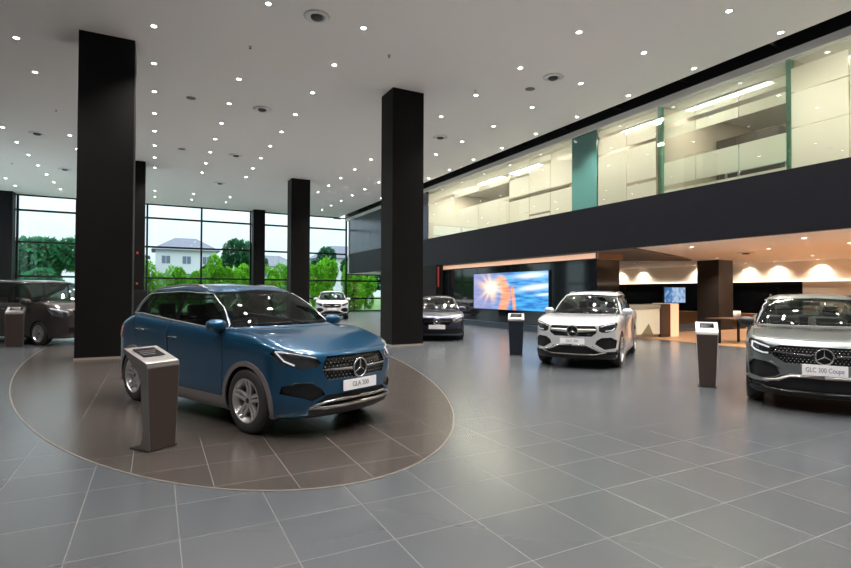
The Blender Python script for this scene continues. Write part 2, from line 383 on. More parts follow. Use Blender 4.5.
def screen(name, label, w_, h_, fn, nx, ny, loc, rz, depth=.07, strength=1.0, stand=False):
    t = thing(name, label, 'screen', loc, rz)
    link('housing', B(-w_/2-.02, w_/2+.02, .004, depth, -h_/2-.02, h_/2+.02, .004), BLACK, t)
    bm = bmesh.new(); cl = bm.loops.layers.float_color.new('col')
    V = [[bm.verts.new((-w_/2+w_*i/nx, 0, -h_/2+h_*j/ny)) for i in range(nx+1)] for j in range(ny+1)]
    for j in range(ny):
        for i in range(nx):
            f = bm.faces.new((V[j][i], V[j][i+1], V[j+1][i+1], V[j+1][i]))
            for l in f.loops:
                l[cl] = (*fn((l.vert.co.x/w_+.5), (l.vert.co.z/h_+.5)), 1)
    link('display', bm, vcol_mat('screen_image_'+name, strength), t)
    if stand:
        link('stand', B(-.05, .05, .03, .06, -h_/2-.12, -h_/2, .004), BLACK, t)
    return t
from mathutils import noise as NZ
def lerp3(a, b, t): t = max(0, min(1, t)); return tuple(a[k]+(b[k]-a[k])*t for k in range(3))
def sea(u, v):
    n = NZ.fractal(Vector((u*7, v*16, 0)), 1, 2, 4)
    c = lerp3((.01, .13, .45), (.07, .42, .80), .45+n*.9)
    for (cx, cy, sx, sy, ang) in ((.86, .60, .22, .07, .25), (.80, .90, .2, .07, .1), (.97, .42, .1, .03, .2)):
        du, dv = u-cx, (v-cy)-(u-cx)*ang
        g_ = math.exp(-(du/sx)**2-(dv/sy)**2); c = lerp3(c, (.75, .9, 1), g_*1.15)
    if u < .42: c = lerp3(c, (.28, .26, .48), min(1, (.42-u)*5)*.8)
    # warm figure: torso leaning, arm
    tx = .43+.05*math.sin(v*4); wdt = .075-.03*abs(v-.35)
    arm = .55+(.95-v)*.05
    fig = max(math.exp(-((u-tx)/wdt)**4)*(1 if v < .85 else max(0, 1-(v-.85)*9)), math.exp(-((u-arm)/.022)**4)*(v < .62))
    c = lerp3(c, lerp3((.80, .22, .10), (.95, .42, .25), .5+n), fig)
    d = math.hypot((u-.27)*2.0, (v-.60)*1.0); a = math.atan2(v-.60, (u-.27)*2)
    ray = .5+.5*math.sin(a*9+2*math.sin(a*3)); s = math.exp(-(d/(.17+.16*ray))**2)
    c = lerp3(c, (1, .62, .35), min(1, s*1.3)); c = lerp3(c, (1, .97, .85), math.exp(-(d/.15)**2)*1.3)
    return c
screen('led_video_wall', 'large bright video wall showing blue sea and a warm orange figure', 5.26, 1.60, sea, 150, 60, (13.42, 18.07, 1.62), -PI/2, strength=1.1)
def city(u, v):
    n = NZ.noise(Vector((u*9, v*4, 3))); c = lerp3((.02, .16, .42), (.45, .62, .85), .4+n*1.2+(.35 if u > .35 else -.3))
    return c
screen('wall_monitor', 'small glowing blue monitor above the reception counter end', 1.12, .54, city, 24, 12, (16.5, 12.25, 1.49), 0, strength=.75, stand=True)
t = thing('lit_sign', 'narrow vertical sign with small red letters on the dark column beside the sedan', 'sign', (13.0, 23.58, 1.8))
link('backing', B(-.02, .16, -.02, 0, 0, 1.15, .003), BLACK, t)
bm = bmesh.new()
for k in range(9): box(bm, .03, .11, -.025, -.02, .08+k*.115, .14+k*.115)
link('letters', bm, mat('red_letter_glow', (.3, .02, .02), .4, emit=(1, .12, .08), es=.3), t)

# reception counter
t = thing('reception_counter', 'white fronted reception counter with dark wood pier and lit end panel', 'counter', (15.3, 12.3, 0))
GL = mat('pale_counter_glass', (.72, .74, .62), .2)
link('front_panel', B(-1.55, .45, 0, .06, .12, 1.02, .004), GL, t)
link('worktop', B(-1.6, .5, -.04, .7, 1.02, 1.16, .01), mat('counter_top_stone', (.30, .31, .27), .25), t)
link('plinth', B(-1.5, .45, .05, .6, 0, .12), STEEL, t)
link('pier', B(.45, .94, -.06, .7, 0, 1.17, .006), WOODD, t)
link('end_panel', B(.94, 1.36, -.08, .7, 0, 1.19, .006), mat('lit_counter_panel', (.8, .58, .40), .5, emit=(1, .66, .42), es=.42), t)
bm = bmesh.new(); prism(bm, [(-1.4, .12), (-.5, .12), (-.12, .5), (.1, .12), (.4, .12), (.4, .62), (.0, .3), (-.4, .42), (-.9, .5)][:4], 'Y', -.006, 0)
link('graphic', bm, mat('counter_graphic_olive', (.18, .17, .10), .4), t)
# backdrop dark display behind the counter
struct('wall_display_back', B(14.6, 18.0, 20.0, 20.1, 0, 2.1), DGLASS)

# side table with cup and chair
t = thing('side_table', 'dark square side table with slim leg on the wood floor beside the right column', 'table', (16.4, 10.0, .012))
link('tabletop', B(-.95, .95, -.4, .4, .73, .77, .008), WOODD, t)
for sx in (-.85, .12, .9): link('leg', B(sx-.03, sx+.03, -.03, .03, 0, .73, .003), BLACK, t)
bm = bmesh.new(); lathe(bm, [(0, 0), (.05, 0), (.062, .06), (.062, .13), (.056, .13), (.055, .02), (0, .02)], 20)
t = link('paper_cup', bm, mat('cup_white', (.75, .72, .68), .5), smooth=True); t.location = (16.28, 9.9, .783); t.scale = (1.7, 1.7, 1.7)
tag(t, 'white cup standing on the dark side table', 'cup')
t = thing('lounge_chair', 'low dark lounge chair behind the grey car and beside the side table', 'chair', (17.4, 9.5, .012), R(160))
link('seat', B(-.3, .3, -.3, .3, .34, .44, .04), PLAST, t)
link('backrest', B(-.3, .3, .24, .34, .42, .82, .04), PLAST, t)
for sx in (-.26, .26):
    for sy in (-.26, .26): link('leg', B(sx-.02, sx+.02, sy-.02, sy+.02, 0, .35), BLACK, t)
# black cabinet by the far left column
t = thing('display_cabinet', 'tall plain black cabinet standing beside the far column behind the blue car', 'cabinet', (-.75, 24.6, 0))
link('body', B(-.45, .45, -.3, .3, .06, 1.6, .01), BLACK, t); link('plinth', B(-.42, .42, -.27, .27, 0, .06), PLAST, t)
for sx in (-1, 1): link('door', B(sx*.22-.21, sx*.22+.21, -.32, -.3, .1, 1.56, .005), BLACK, t)
RED = mat('alarm_red', (.5, .03, .01), .4, emit=(1, .1, .03), es=.4)
for z, s in ((3.28, 'upper'), (1.9, 'lower')):
    t = thing('fire_alarm', s+' small red fire alarm unit on the far left black column', 'alarm', (-.75, 26.6, z), 0, 'fire alarm units')
    link('backplate', B(-.04, .04, -.03, 0, -.06, .06, .008), mat('alarm_box', (.3, .05, .03), .4), t)
    bm = bmesh.new(); lathe(bm, [(0, -.05), (.018, -.048), (.022, -.03)], 16, 'Y'); link('beacon', bm, RED, t)

# ================================================================ ceiling fittings
ld = bpy.data.lights.new('downlight', 'SPOT'); ld.energy = DL_E; ld.spot_size = R(105); ld.spot_blend = .9; ld.shadow_soft_size = .09; ld.color = (1, .94, .89)
def make_down(label, loc, group, ldata, glow):
    t = thing('downlight', label, 'light', loc, 0, group)
    bm = bmesh.new(); lathe(bm, [(.054, -.002), (.085, -.006), (.09, 0), (.054, 0)], 20); link('trim_ring', bm, WHITE, t, True)
    bm = bmesh.new(); bmesh.ops.create_circle(bm, cap_ends=True, segments=20, radius=.054); 
    for v in bm.verts: v.co.z = -.0025
    bmesh.ops.reverse_faces(bm, faces=bm.faces[:]); link('lens', bm, glow, t)
    lo = bpy.data.objects.new('lamp', ldata); C.objects.link(lo); lo.parent = t; lo.location = (0, 0, -.03)
    return t
rows = [(-7.04, 'the row by the left windows'), (-4.96, 'the second row from the left windows'), (-2.95, 'the row just left of the big left column'), (-.1, 'the row just right of the big left column'),
        (1.98, 'the row midway between the big columns'), (4.05, 'the row left of the centre column'), (8.42, 'the row just right of the centre column'), (10.55, 'the second row from the dark slot'), (12.45, 'the row along the dark slot')]
ys = [-4.2+2.12*k for k in range(0, 20)]
ys = [10.78+2.12*(k-7) for k in range(20)]
ORD = ['first', 'second', 'third', 'fourth', 'fifth', 'sixth', 'seventh', 'eighth', 'ninth', 'tenth', 'eleventh', 'twelfth', 'thirteenth', 'fourteenth', 'fifteenth', 'sixteenth', 'seventeenth', 'eighteenth', 'nineteenth', 'twentieth']
d0 = None
for rx, rl in rows:
    oi = -1
    for y in ys:
        if rx == -.1 and (29 < y < 33 or y < 12): continue
        if rx in (1.98, 4.05) and 29 < y < 33: continue
        if rx == 1.98 and 12 < y < 13.5: continue
        if rx in (-7.04, -4.96) and y < 23 : continue
        if rx == -2.95 and 18 < y < 22.5: continue
        if rx == 12.45 and y > 31: continue
        if y > 37 or y < -2: continue
        oi += 1; lab = 'small bright ceiling downlight, '+ORD[oi]+' nearest in '+rl
        if d0 is None: d0 = make_down(lab, (rx, y, 7.45), 'ceiling downlights, '+rl, ld, LAMPE)
        else: dup(d0, (rx, y, 7.45), None, lab, 'ceiling downlights, '+rl)
lw = bpy.data.lights.new('warm_downlight', 'SPOT'); lw.energy = 400; lw.spot_size = R(130); lw.spot_blend = .9; lw.shadow_soft_size = .05; lw.color = (1, .87, .74)
WG = mat('warm_downlight_glow', (1, 1, 1), .5, emit=(1, .82, .6), es=12)
w0 = None
for (x, y, ws) in [(14.8, 10.4, 'by the fascia left of the round diffuser'), (14.9, 7.3, 'by the fascia above the grey car'), (17.5, 7.4, 'at the right photo edge'), (20.4, 13.2, 'just left of the brown column'), (17.5, 9.6, 'in front of the round diffuser'), (20, 7.5, 'over the lounge chair side'), (22, 10.5, 'near the rear wall right of the brown column'), (20.6, 17.5, 'behind the brown column'), (22.5, 5, 'near the rear wall outside the frame'), (17.5, 3.8, 'outside the right frame edge'), (15.0, 3.0, 'nearest along the fascia')]:
    lab = 'warm downlight in the low beige ceiling'
    lab += ', '+ws
    if w0 is None: w0 = make_down(lab, (x, y, 3.0), 'warm downlights under the mezzanine', lw, WG)
    else: dup(w0, (x, y, 3.0), None, lab)
lw2 = bpy.data.lights.new('wall_washer', 'SPOT'); lw2.energy = 150; lw2.spot_size = R(125); lw2.spot_blend = 1.0; lw2.shadow_soft_size = .04; lw2.color = (1, .85, .70)
w1 = None
for y, s in ((22.2, 'furthest left'), (20.6, 'second from the left'), (17.2, 'just left of the brown column'), (14.6, 'just right of the brown column'), (13.3, 'third from the right'), (11.6, 'right, above the grey car'), (9.6, 'beyond the frame edge'), (7.2, 'nearest')):
    lab = 'warm wall washing downlight at the rear wall, '+s
    if w1 is None: w1 = make_down(lab, (24.72, y, 3.0), 'wall washers along the rear wall', lw2, WG)
    else: dup(w1, (24.72, y, 3.0), None, lab)
# round air diffusers with dark centre, flat dark speakers, sprinklers
def diffuser(x, y, label, z=7.45):
    t = thing('air_diffuser', label, 'air diffuser', (x, y, z), 0, 'round ceiling air diffusers')
    bm = bmesh.new(); lathe(bm, [(.27, 0), (.28, -.012), (.22, -.03), (.16, -.035), (.15, 0)], 28); link('flange', bm, WHITE, t, True)
    bm = bmesh.new(); lathe(bm, [(0, -.075), (.09, -.075), (.125, -.05), (.125, -.01)], 24); link('core', bm, mat('diffuser_core', (.05, .05, .05), .5), t, True)
for i, (x, y) in enumerate([(2.99, 10.78), (9.56, 10.81), (2.98, 17.13), (-3.99, 23.73), (-3.95, 30.1), (3.01, 23.45), (3.03, 29.93), (9.5, 17.02)]):
    diffuser(x, y, ['near round diffuser at the top centre', 'near round diffuser right of the centre column', 'second round diffuser between the big columns', 'round diffuser left of the big left column', 'far round diffuser above the grey van', 'third round diffuser between the big columns',
                    'furthest round diffuser between the big columns', 'round diffuser just right of the centre column'][i]+', white with dark core')
diffuser(18.3, 10.8, 'round warm lit diffuser in the low ceiling under the mezzanine', 3.0)
def speaker(x, y, label):
    bm = bmesh.new(); lathe(bm, [(0, -.012), (.12, -.012), (.14, -.004), (.14, 0)], 24)
    o = link('ceiling_speaker', bm, mat('speaker_grille_grey', (.16, .15, .14), .6), smooth=True); o.location = (x, y, 7.45)
    tag(o, label, 'speaker', 'flat round ceiling speakers')
for x, y, s in [(.89, 17.18, 'nearest, right of the big left column'), (9.54, 11.76, 'beside the diffuser right of the centre column'), (.9, 23.53, 'second, right of the big left column'), (8.95, 18.2, 'next to the centre column')]: speaker(x, y, 'flat grey round ceiling speaker, '+s)
def sprinkler(x, y, label):
    t = thing('sprinkler', label, 'sprinkler', (x, y, 7.45), 0, 'ceiling sprinklers')
    bm = bmesh.new(); lathe(bm, [(0, -.005), (.04, -.005), (.045, 0)], 14); link('plate', bm, STEEL, t)
    bm = bmesh.new(); cyl(bm, (0, 0, -.05), (0, 0, 0), .014, seg=8); lathe(bm, [(0, -.055), (.03, -.052), (.03, -.048)], 12); link('head', bm, DCHROME, t)
for x, y, s in [(1.95, 12.88, 'in the gap of a lamp row, top centre'), (-2.94, 20.41, 'left of the big left column'), (5.08, 11.72, 'above the centre column'), (-5.94, 29.87, 'at the far left'), (8.2, 12.6, 'right of the centre column')]: sprinkler(x, y, 'small ceiling sprinkler head '+s)
# ================================================================ outside
struct('ground_outside', B(-90, 90, 39.5, 190, -.3, -.15), mat('grass', (.09, .17, .04), .9, noise=.4, nscale=.6))
struct('ground_left', B(-90, -8.8, -30, 39.5, -.3, -.15), mat('pale_bounce_ground', (.55, .56, .56), .8, noise=.1))  # ground made pale to bounce daylight up onto the ceiling
struct('ground_behind', B(-8.8, 60, -60, -6.3, -.3, -.15), bpy.data.materials['pale_bounce_ground'])  # unseen ground, same pale colour for the upward bounce
struct('ground_bounce_strip', B(-8.8, 60, 39.5, 44.5, -.16, -.1), bpy.data.materials['pale_bounce_ground'])  # pale strip added to bounce daylight in through the far windows
def leaf_mat(name, c, tr=.35):
    m = bpy.data.materials.new(name); m.use_nodes = True; n = m.node_tree; n.nodes.clear()
    o = n.nodes.new('ShaderNodeOutputMaterial'); d = n.nodes.new('ShaderNodeBsdfDiffuse'); t = n.nodes.new('ShaderNodeBsdfTranslucent'); x = n.nodes.new('ShaderNodeMixShader')
    g = n.nodes.new('ShaderNodeTexCoord'); nz = n.nodes.new('ShaderNodeTexNoise'); nz.inputs['Scale'].default_value = 1.2; mx = n.nodes.new('ShaderNodeMix'); mx.data_type = 'RGBA'
    mx.inputs[6].default_value = (*[q*.55 for q in c], 1); mx.inputs[7].default_value = (*[q*1.45 for q in c], 1)
    n.links.new(g.outputs['Object'], nz.inputs['Vector']); n.links.new(nz.outputs[0], mx.inputs[0])
    n.links.new(mx.outputs[2], d.inputs[0]); n.links.new(mx.outputs[2], t.inputs[0]); x.inputs[0].default_value = tr
    n.links.new(d.outputs[0], x.inputs[1]); n.links.new(t.outputs[0], x.inputs[2]); n.links.new(x.outputs[0], o.inputs[0]); return m
LBR = leaf_mat('leaf_bright_green', (.16, .42, .03)); LDK = leaf_mat('leaf_dark_green', (.035, .13, .06)); LMD = leaf_mat('leaf_mid_green', (.05, .20, .09))
BARK = mat('bark', (.10, .07, .05), .9)
def crown(rx, ry, rz_, cz, n, s, rnd, blobs=9):
    bm = bmesh.new(); bl = []
    for k in range(blobs):
        a = rnd.uniform(0, 2*PI); q = rnd.uniform(.2, .75)
        bl.append((q*rx*math.cos(a), q*ry*math.sin(a), cz+rnd.uniform(-.6, .6)*rz_, rnd.uniform(.35, .55)))
    for k in range(n):
        b = bl[k % blobs]; d = Vector((rnd.gauss(0, 1), rnd.gauss(0, 1), rnd.gauss(0, 1))).normalized()*rnd.uniform(.75, 1.05)
        p = Vector((b[0]+d.x*rx*b[3], b[1]+d.y*ry*b[3], b[2]+d.z*rz_*b[3]))
        if p.z < .05: p.z = .05+rnd.random()*.3
        M_ = Matrix.Rotation(rnd.uniform(0, 6.3), 3, 'Z') @ Matrix.Rotation(rnd.uniform(-1.2, 1.2), 3, 'X')
        L = s*rnd.uniform(.7, 1.3)
        v = [bm.verts.new(p+M_ @ Vector(c)) for c in ((0, -L, 0), (L*.4, 0, L*.1), (0, L, 0), (-L*.4, 0, L*.1))]
        bm.faces.new(v)
    return bm
def tree(x, y, rx, h, s, n, m, name, label, cat, group, seed, trunk=.12, low=.0):
    rnd = random.Random(seed); t = thing(name, label, cat, (x, y, -.15), 0, group)
    cz = (h+low)/2; link('foliage', crown(rx, rx*.8, (h-low)/2/1.0, cz, n, s, rnd), m, t)
    bm = bmesh.new(); cyl(bm, (0, 0, 0), (rx*.05, 0, cz), trunk, trunk*.6, 8)
    for k in range(5):
        a = k*1.3; cyl(bm, (0, 0, cz*.6), (rx*.5*math.cos(a), rx*.4*math.sin(a), cz*1.2), trunk*.45, trunk*.2, 6)
    link('trunk', bm, BARK, t, True); return t
k = 0
for i, x in enumerate([-2.3, -.6, 1.2, 3.1, 5.0, 6.9, 8.8, 10.7, 12.6, 14.6, 16.6, 18.8, 21.0]):
    tree(x, 46.3+(i % 2)*2.9, 1.28, [4.0, 4.4, 3.9, 4.2, 5.0, 4.4, 4.6, 4.3, 5.0, 5.2, 4.6, 4.4, 4.6][i], .17, 3600, LBR, 'shrub', ['bright green shrub outside, half behind the big left column', 'bright green shrub just right of the far black cabinet, outside', 'bright green shrub under the left house wall', 'bright green shrub left of the window mullion',
          'tallest bright green shrub right of the window mullion', 'bright green shrub beside the far dark column, left side', 'bright green shrub beside the far dark column, right side', 'bright green shrub left of the fourth column', 'bright green shrub behind the far white car',
          'bright green shrub right of the far white car', 'bright green shrub seen below the mezzanine end', 'bright green shrub behind the centre column', 'bright green shrub at the far right outside'][i], 'shrub', 'bright green hedge outside the far windows', 50+i, .06)
for i, (x, y, rx, h, m_, s) in enumerate([(-12.8, 75, 5.6, 8.9, LMD, 'large rounded green tree outside the left window'), (-26, 70, 4.5, 7.6, LMD, 'green tree at the far left outside'), (-2.6, 66, 1.8, 6.6, LMD, 'green tree partly behind the big left column outside'),
                         (9.2, 64, 3.2, 7.9, LDK, 'dark green tree behind the hedge, left of the far dark column'), (6.6, 66, 1.8, 6.2, LDK, 'smaller dark tree behind the hedge near the house'), (19.5, 66, 2.6, 7.4, LDK, 'dark green tree right of the fourth column, outside'), (23, 60, 3.0, 6.2, LDK, 'dark green tree behind the far white car, outside'), (30.5, 58, 2.6, 6.8, LDK, 'dark tree outside beyond the mezzanine end'), (-8.6, 56, 1.9, 3.9, LMD, 'low green tree behind the van roof outside the left window')]):
    tree(x, y, rx, h, .17*max(1.2, rx*.55), 9000, m_, 'tree', s, 'tree', 'trees beyond the hedge', 90+i, .22, 1.2 if i else 0)
HW = mat('house_wall_white', (.50, .50, .56), .8); HR = mat('house_roof_grey', (.13, .13, .17), .8); HP = mat('house_window_dark', (.12, .14, .2), .2)
def house(x, y, wd, dp, hw, hr, label, wins):
    t = thing('house', label, 'house', (x, y, -.15), 0, 'houses beyond the hedge')
    link('wall', B(-wd/2, wd/2, 0, dp, 0, hw), HW, t)
    bm = bmesh.new(); e = .6
    v = [bm.verts.new(p) for p in ((-wd/2-e, -e, hw), (wd/2+e, -e, hw), (wd/2+e, dp+e, hw), (-wd/2-e, dp+e, hw), (-wd*.18, dp/2, hw+hr), (wd*.18, dp/2, hw+hr))]
    for f in ((0, 1, 5, 4), (1, 2, 5), (2, 3, 4, 5), (3, 0, 4), (3, 2, 1, 0)): bm.faces.new([v[q] for q in f])
    link('roof', bm, HR, t)
    for (wx, wz) in wins:
        f = link('window', B(wx-.6, wx+.6, -.06, .05, wz-.6, wz+.6), HP, t)
        link('window_frame', B(wx-.03, wx+.03, -.09, -.06, wz-.6, wz+.6), HW, f)
house(4.4, 92, 9.0, 8, 8.4, 2.3, 'white two storey house with grey hipped roof, left of the window mullion', [(-3, 6.8), (0, 6.8), (3, 6.8), (-3, 4), (0, 4), (3, 4)])
house(-4.2, 88, 5.6, 8, 7.0, 1.1, 'lower white house wing with flat grey roof beside the first house', [(-1.6, 5.4), (1.2, 5.4), (-1.6, 3)])
house(19.0, 95, 9.0, 8, 6.3, 2.2, 'pale house with grey roof right of the far dark column', [(-2, 5), (1.5, 5)])
house(31.5, 92, 10, 8, 8.0, 2.6, 'grey roofed house behind the far white car', [(-3, 6.5), (0, 6.5), (3, 6.5)])
# ================================================================ cars
def pchip(ys, n):
    """ys: list of floats at integer knots; n: list of sample positions"""
    N = len(ys); d = [ys[i+1]-ys[i] for i in range(N-1)]; m = [0.]*N
    m[0], m[-1] = d[0], d[-1]
    for i in range(1, N-1):
        m[i] = 0. if d[i-1]*d[i] <= 0 else 2*d[i-1]*d[i]/(d[i-1]+d[i])
    out = []
    for t in n:
        i = min(int(t), N-2); s = t-i
        out.append((2*s**3-3*s*s+1)*ys[i]+(s**3-2*s*s+s)*m[i]+(-2*s**3+3*s*s)*ys[i+1]+(s**3-s*s)*m[i+1])
    return out
def smooth_line(ys, n):
    """Catmull-Rom (uniform)"""
    N = len(ys); m = [(ys[min(i+1, N-1)]-ys[max(i-1, 0)])/2 for i in range(N)]; m[0] = ys[1]-ys[0]; m[-1] = ys[-1]-ys[-2]
    out = []
    for t in n:
        i = min(int(t), N-2); s = t-i
        out.append((2*s**3-3*s*s+1)*ys[i]+(s**3-2*s*s+s)*m[i]+(-2*s**3+3*s*s)*ys[i+1]+(s**3-s*s)*m[i+1])
    return out
def lin(pts, x):
    pts = sorted(pts)
    if x <= pts[0][0]: return pts[0][1]
    for (a, b), (c, d) in zip(pts, pts[1:]):
        if x <= c:
            s = (x-a)/(c-a); s = s*s*(3-2*s)*.35+s*.65; return b+(d-b)*s
    return pts[-1][1]

def car_cage(S):
    xf, xr, xa, W = S['xf'], S['xr'], S['xa'], S['W']
    fy = [0, .36, .66, .86, .965]; fs = [q*S.get('fr', 1) for q in (0, .03, .10, .23, .44)]
    ry = [.965, .88, .68, .36, 0]; rs = [q*S.get('rrnd', 1) for q in (.40, .19, .07, .02, 0)]
    sx = [xa, xa*.66, xa*.33, 0, -xa*.33, -xa*.66, -xa]; syy = [.985, .99, .997, 1, 1, .997, .985]
    wz = [1, .98, .85, .6, .3]
    def low(w_, zf, zs0, zs1, zr, fx, rx):
        L = [(xf+fx-fs[i], W*w_*fy[i]*(1 if i else 0), zf*wz[i]+zs0*(1-wz[i])) for i in range(5)]
        L += [(sx[i], W*w_*syy[i], zs0+(zs1-zs0)*i/6) for i in range(7)]
        L += [(xr+rx+rs[i], W*w_*ry[i], zr*wz[4-i]+zs1*(1-wz[4-i])) for i in range(5)]
        return L
    rings = []
    gc = S['gc']; hz, b0, b1 = S['hz'], S['belt0'], S['belt1']; rz_ = S['rearz']
    rings.append([(x, 0, z+.02) for x, y, z in low(.6, gc, gc, gc, gc+.05, -.5, .5)])
    rings.append(low(.62, gc, gc, gc, gc+.05, -.45, .45))
    rings.append(low(.93, gc+.01, gc, gc, gc+.06, -.09, .10))
    rings.append(low(.965, gc+.08, gc+.06, gc+.06, gc+.12, -.02, .03))
    rings.append(low(S.get('w3', .985), .45, .46, .47, .50, S.get('fx3', 0), 0))
    rings.append(low(S.get('w4', .985), hz*.74, hz*.72, hz*.76, .68, S.get('fx4', 0), .01))
    rings.append(low(1.0, hz*.88, b0-.20, b1-.22, rz_-.22, S.get('fx5', -.015), .03))
    rings.append(low(.985, hz, b0-.09, b1-.10, rz_-.09, S.get('fx6', -.06), .06))
    r7 = low(.945, hz+.04, b0-.03, b1-.035, rz_-.02, S.get('fx6', -.06)-.11, .12)
    cx, cz, hx, gb, rt, rgx, rrx = S['cx'], S['cz'], S['hx'], S['gb'], S['rt'], S['rgx'], S['rrx']; rz = lambda x: lin(S['roof'], x)
    def base(off=0, zo=0):
        L = [(cx+off-q, gb*yy, cz*k+(b0+.01)*(1-k)+zo) for q, yy, k in zip((0, .02, .09, .21, .38), (0, .42, .74, .93, 1.0), (1, .97, .8, .45, .1))]
        x0, x1 = cx-.60, rgx+.55
        L += [(x0+(x1-x0)*i/6, gb*(1.0 if i < 4 else 1-.02*(i-3)), b0+(b1-b0)*i/6+zo) for i in range(7)]
        zr2 = S.get('rgz', b1)
        L += [(rgx+q-off, gb*.92*yy, zr2*k+b1*(1-k)+zo) for q, yy, k in zip((.32, .17, .07, .015, 0), (.99, .91, .70, .38, 0), (.1, .45, .8, 1, 1))]
        return L
    def roofe(k, dz, inx):
        L = [(hx-q-inx, rt*yy*k, 0) for q, yy in zip((0, .015, .06, .13, .24), (0, .42, .75, .93, 1.0))]
        x0, x1 = hx-.42, rrx+.35
        L += [(x0+(x1-x0)*i/6, rt*k*(1.0 if i < 4 else 1-.02*(i-3)), 0) for i in range(7)]
        L += [(rrx+q+inx, rt*.93*yy*k, 0) for q, yy in zip((.24, .13, .05, .015, 0), (.99, .91, .70, .38, 0))]
        return [(x, y, rz(x)-dz*(abs(y)/rt/k if k else 0)**1.5-(.012 if inx == 0 else 0)) for x, y, z in L]
    r9 = base()
    r8 = [tuple((a[j]*.52+b[j]*.48)+(S.get('hb', .035) if j == 2 and i < 5 else (.006 if j == 2 else 0)) for j in range(3)) for i, (a, b) in enumerate(zip(r7, r9))]
    r11 = roofe(1, .055, 0); r13 = roofe(0, 0, .22); r12 = roofe(.62, .014, .10)
    r10 = []
    for i, (a, b) in enumerate(zip(r9, r11)):
        p = [(a[j]+b[j])/2 for j in range(3)]
        p[1] *= 1.022; p[0] += .012 if i < 5 else (-.01 if i > 11 else 0); p[2] += .018 if (i < 5 or i > 11) else .0
        r10.append(tuple(p))
    rings += [r7, r8, r9, r10, r11, r12, r13]
    return rings
RS = [1, 2, 2, 3, 4, 4, 4, 2, 6, 5, 6, 6, 4, 4]

def inside(poly, u, v):
    c = False; j = len(poly)-1
    for i in range(len(poly)):
        (a, b), (d, e) = poly[i], poly[j]
        if (b > v) != (e > v) and u < (d-a)*(v-b)/(e-b)+a: c = not c
        j = i
    return c
def make_body(S, dens):
    rings = car_cage(S); nc = len(rings[0]); CS = max(2, int(9*dens)); rs = [max(1, round(q*dens)) for q in RS]
    ct = [i+k/CS for i in range(nc-1) for k in range(CS)]+[nc-1]
    RR = [[pchip([p[j] for p in r], ct) if j != 1 else smooth_line([p[j] for p in r], ct) for j in range(3)] for r in rings]
    rt_ = [i+k/rs[i] for i in range(len(rings)-1) for k in range(rs[i])]+[len(rings)-1]
    G = [[pchip([RR[r][j][c] for r in range(len(rings))], rt_) for j in range(3)] for c in range(len(ct))]
    bm = bmesh.new(); lr = bm.faces.layers.int.new('ring'); ll = bm.faces.layers.int.new('lab'); bm.verts.layers.float_vector.new('nrm'); bm.faces.layers.int.new('wall')
    for s in (1, -1):
        V = [[bm.verts.new((G[c][0][r], s*max(G[c][1][r], 0), G[c][2][r])) for r in range(len(rt_))] for c in range(len(ct))]
        for c in range(len(ct)-1):
            for r in range(len(rt_)-1):
                q = (V[c][r], V[c+1][r], V[c+1][r+1], V[c][r+1])
                if s < 0: q = q[::-1]
                try: f = bm.faces.new(q)
                except ValueError: continue
                f[lr] = int((rt_[r]+rt_[r+1])*50); f.smooth = True
    bmesh.ops.remove_doubles(bm, verts=bm.verts[:], dist=1e-4)
    bmesh.ops.dissolve_degenerate(bm, edges=bm.edges[:], dist=1e-5)
    bmesh.ops.recalc_face_normals(bm, faces=bm.faces[:])
    # outward check
    t = max(bm.faces, key=lambda f: f.calc_center_median().z)
    if t.normal.z < 0: bmesh.ops.reverse_faces(bm, faces=bm.faces[:])
    return bm, lr, ll
def udir(az, sy=1): a = R(az); return Vector((-math.sin(a), math.cos(a)*sy, 0)) if az != 90 else Vector((1, 0, 0))
def region(bm, lr, ll, poly, U, label, filt, only=None):
    def test(f):
        return f[ll] in (only or (0,)) and filt(f, f.calc_center_median(), f[lr]/100)
    us = [p[0] for p in poly]; vs_ = [p[1] for p in poly]; bb = (min(us), max(us), min(vs_), max(vs_))
    cand = []
    for f in bm.faces:
        if test(f):
            fu = [v.co.dot(U) for v in f.verts]; fv = [v.co.z for v in f.verts]
            if max(fu) > bb[0] and min(fu) < bb[1] and max(fv) > bb[2] and min(fv) < bb[3]: cand.append(f)
    cand = set(cand)
    for i in range(len(poly)):
        a, b = poly[i], poly[(i+1) % len(poly)]; d = (b[0]-a[0], b[1]-a[1]); L = math.hypot(*d)
        if L < 1e-6: continue
        n = Vector(U)*(-d[1]/L)+Vector((0, 0, d[0]/L))
        co = Vector(U)*a[0]+Vector((0, 0, a[1])); lo = (min(a[0], b[0])-.004, max(a[0], b[0])+.004, min(a[1], b[1])-.004, max(a[1], b[1])+.004)
        fs = []
        for f in cand:
            if not f.is_valid: continue
            fu = [v.co.dot(U) for v in f.verts]; fv = [v.co.z for v in f.verts]
            if max(fu) > lo[0] and min(fu) < lo[1] and max(fv) > lo[2] and min(fv) < lo[3]:
                s = [(v.co-co).dot(n) for v in f.verts]
                if max(s) > 1e-5 and min(s) < -1e-5: fs.append(f)
        if fs:
            geom = list({x for f in fs for x in f.verts} | {x for f in fs for x in f.edges})+fs
            r = bmesh.ops.bisect_plane(bm, geom=geom, dist=1e-5, plane_co=co, plane_no=n)
            cand |= {g for g in r['geom'] if isinstance(g, bmesh.types.BMFace)} | {f for e in r['geom_cut'] if isinstance(e, bmesh.types.BMEdge) for f in e.link_faces}
            cand = {f for f in cand if f.is_valid}
    k = 0
    for f in cand:
        if f.is_valid and test(f):
            c = f.calc_center_median()
            if inside(poly, c.dot(U), c.z): f[ll] = label; k += 1
    return k
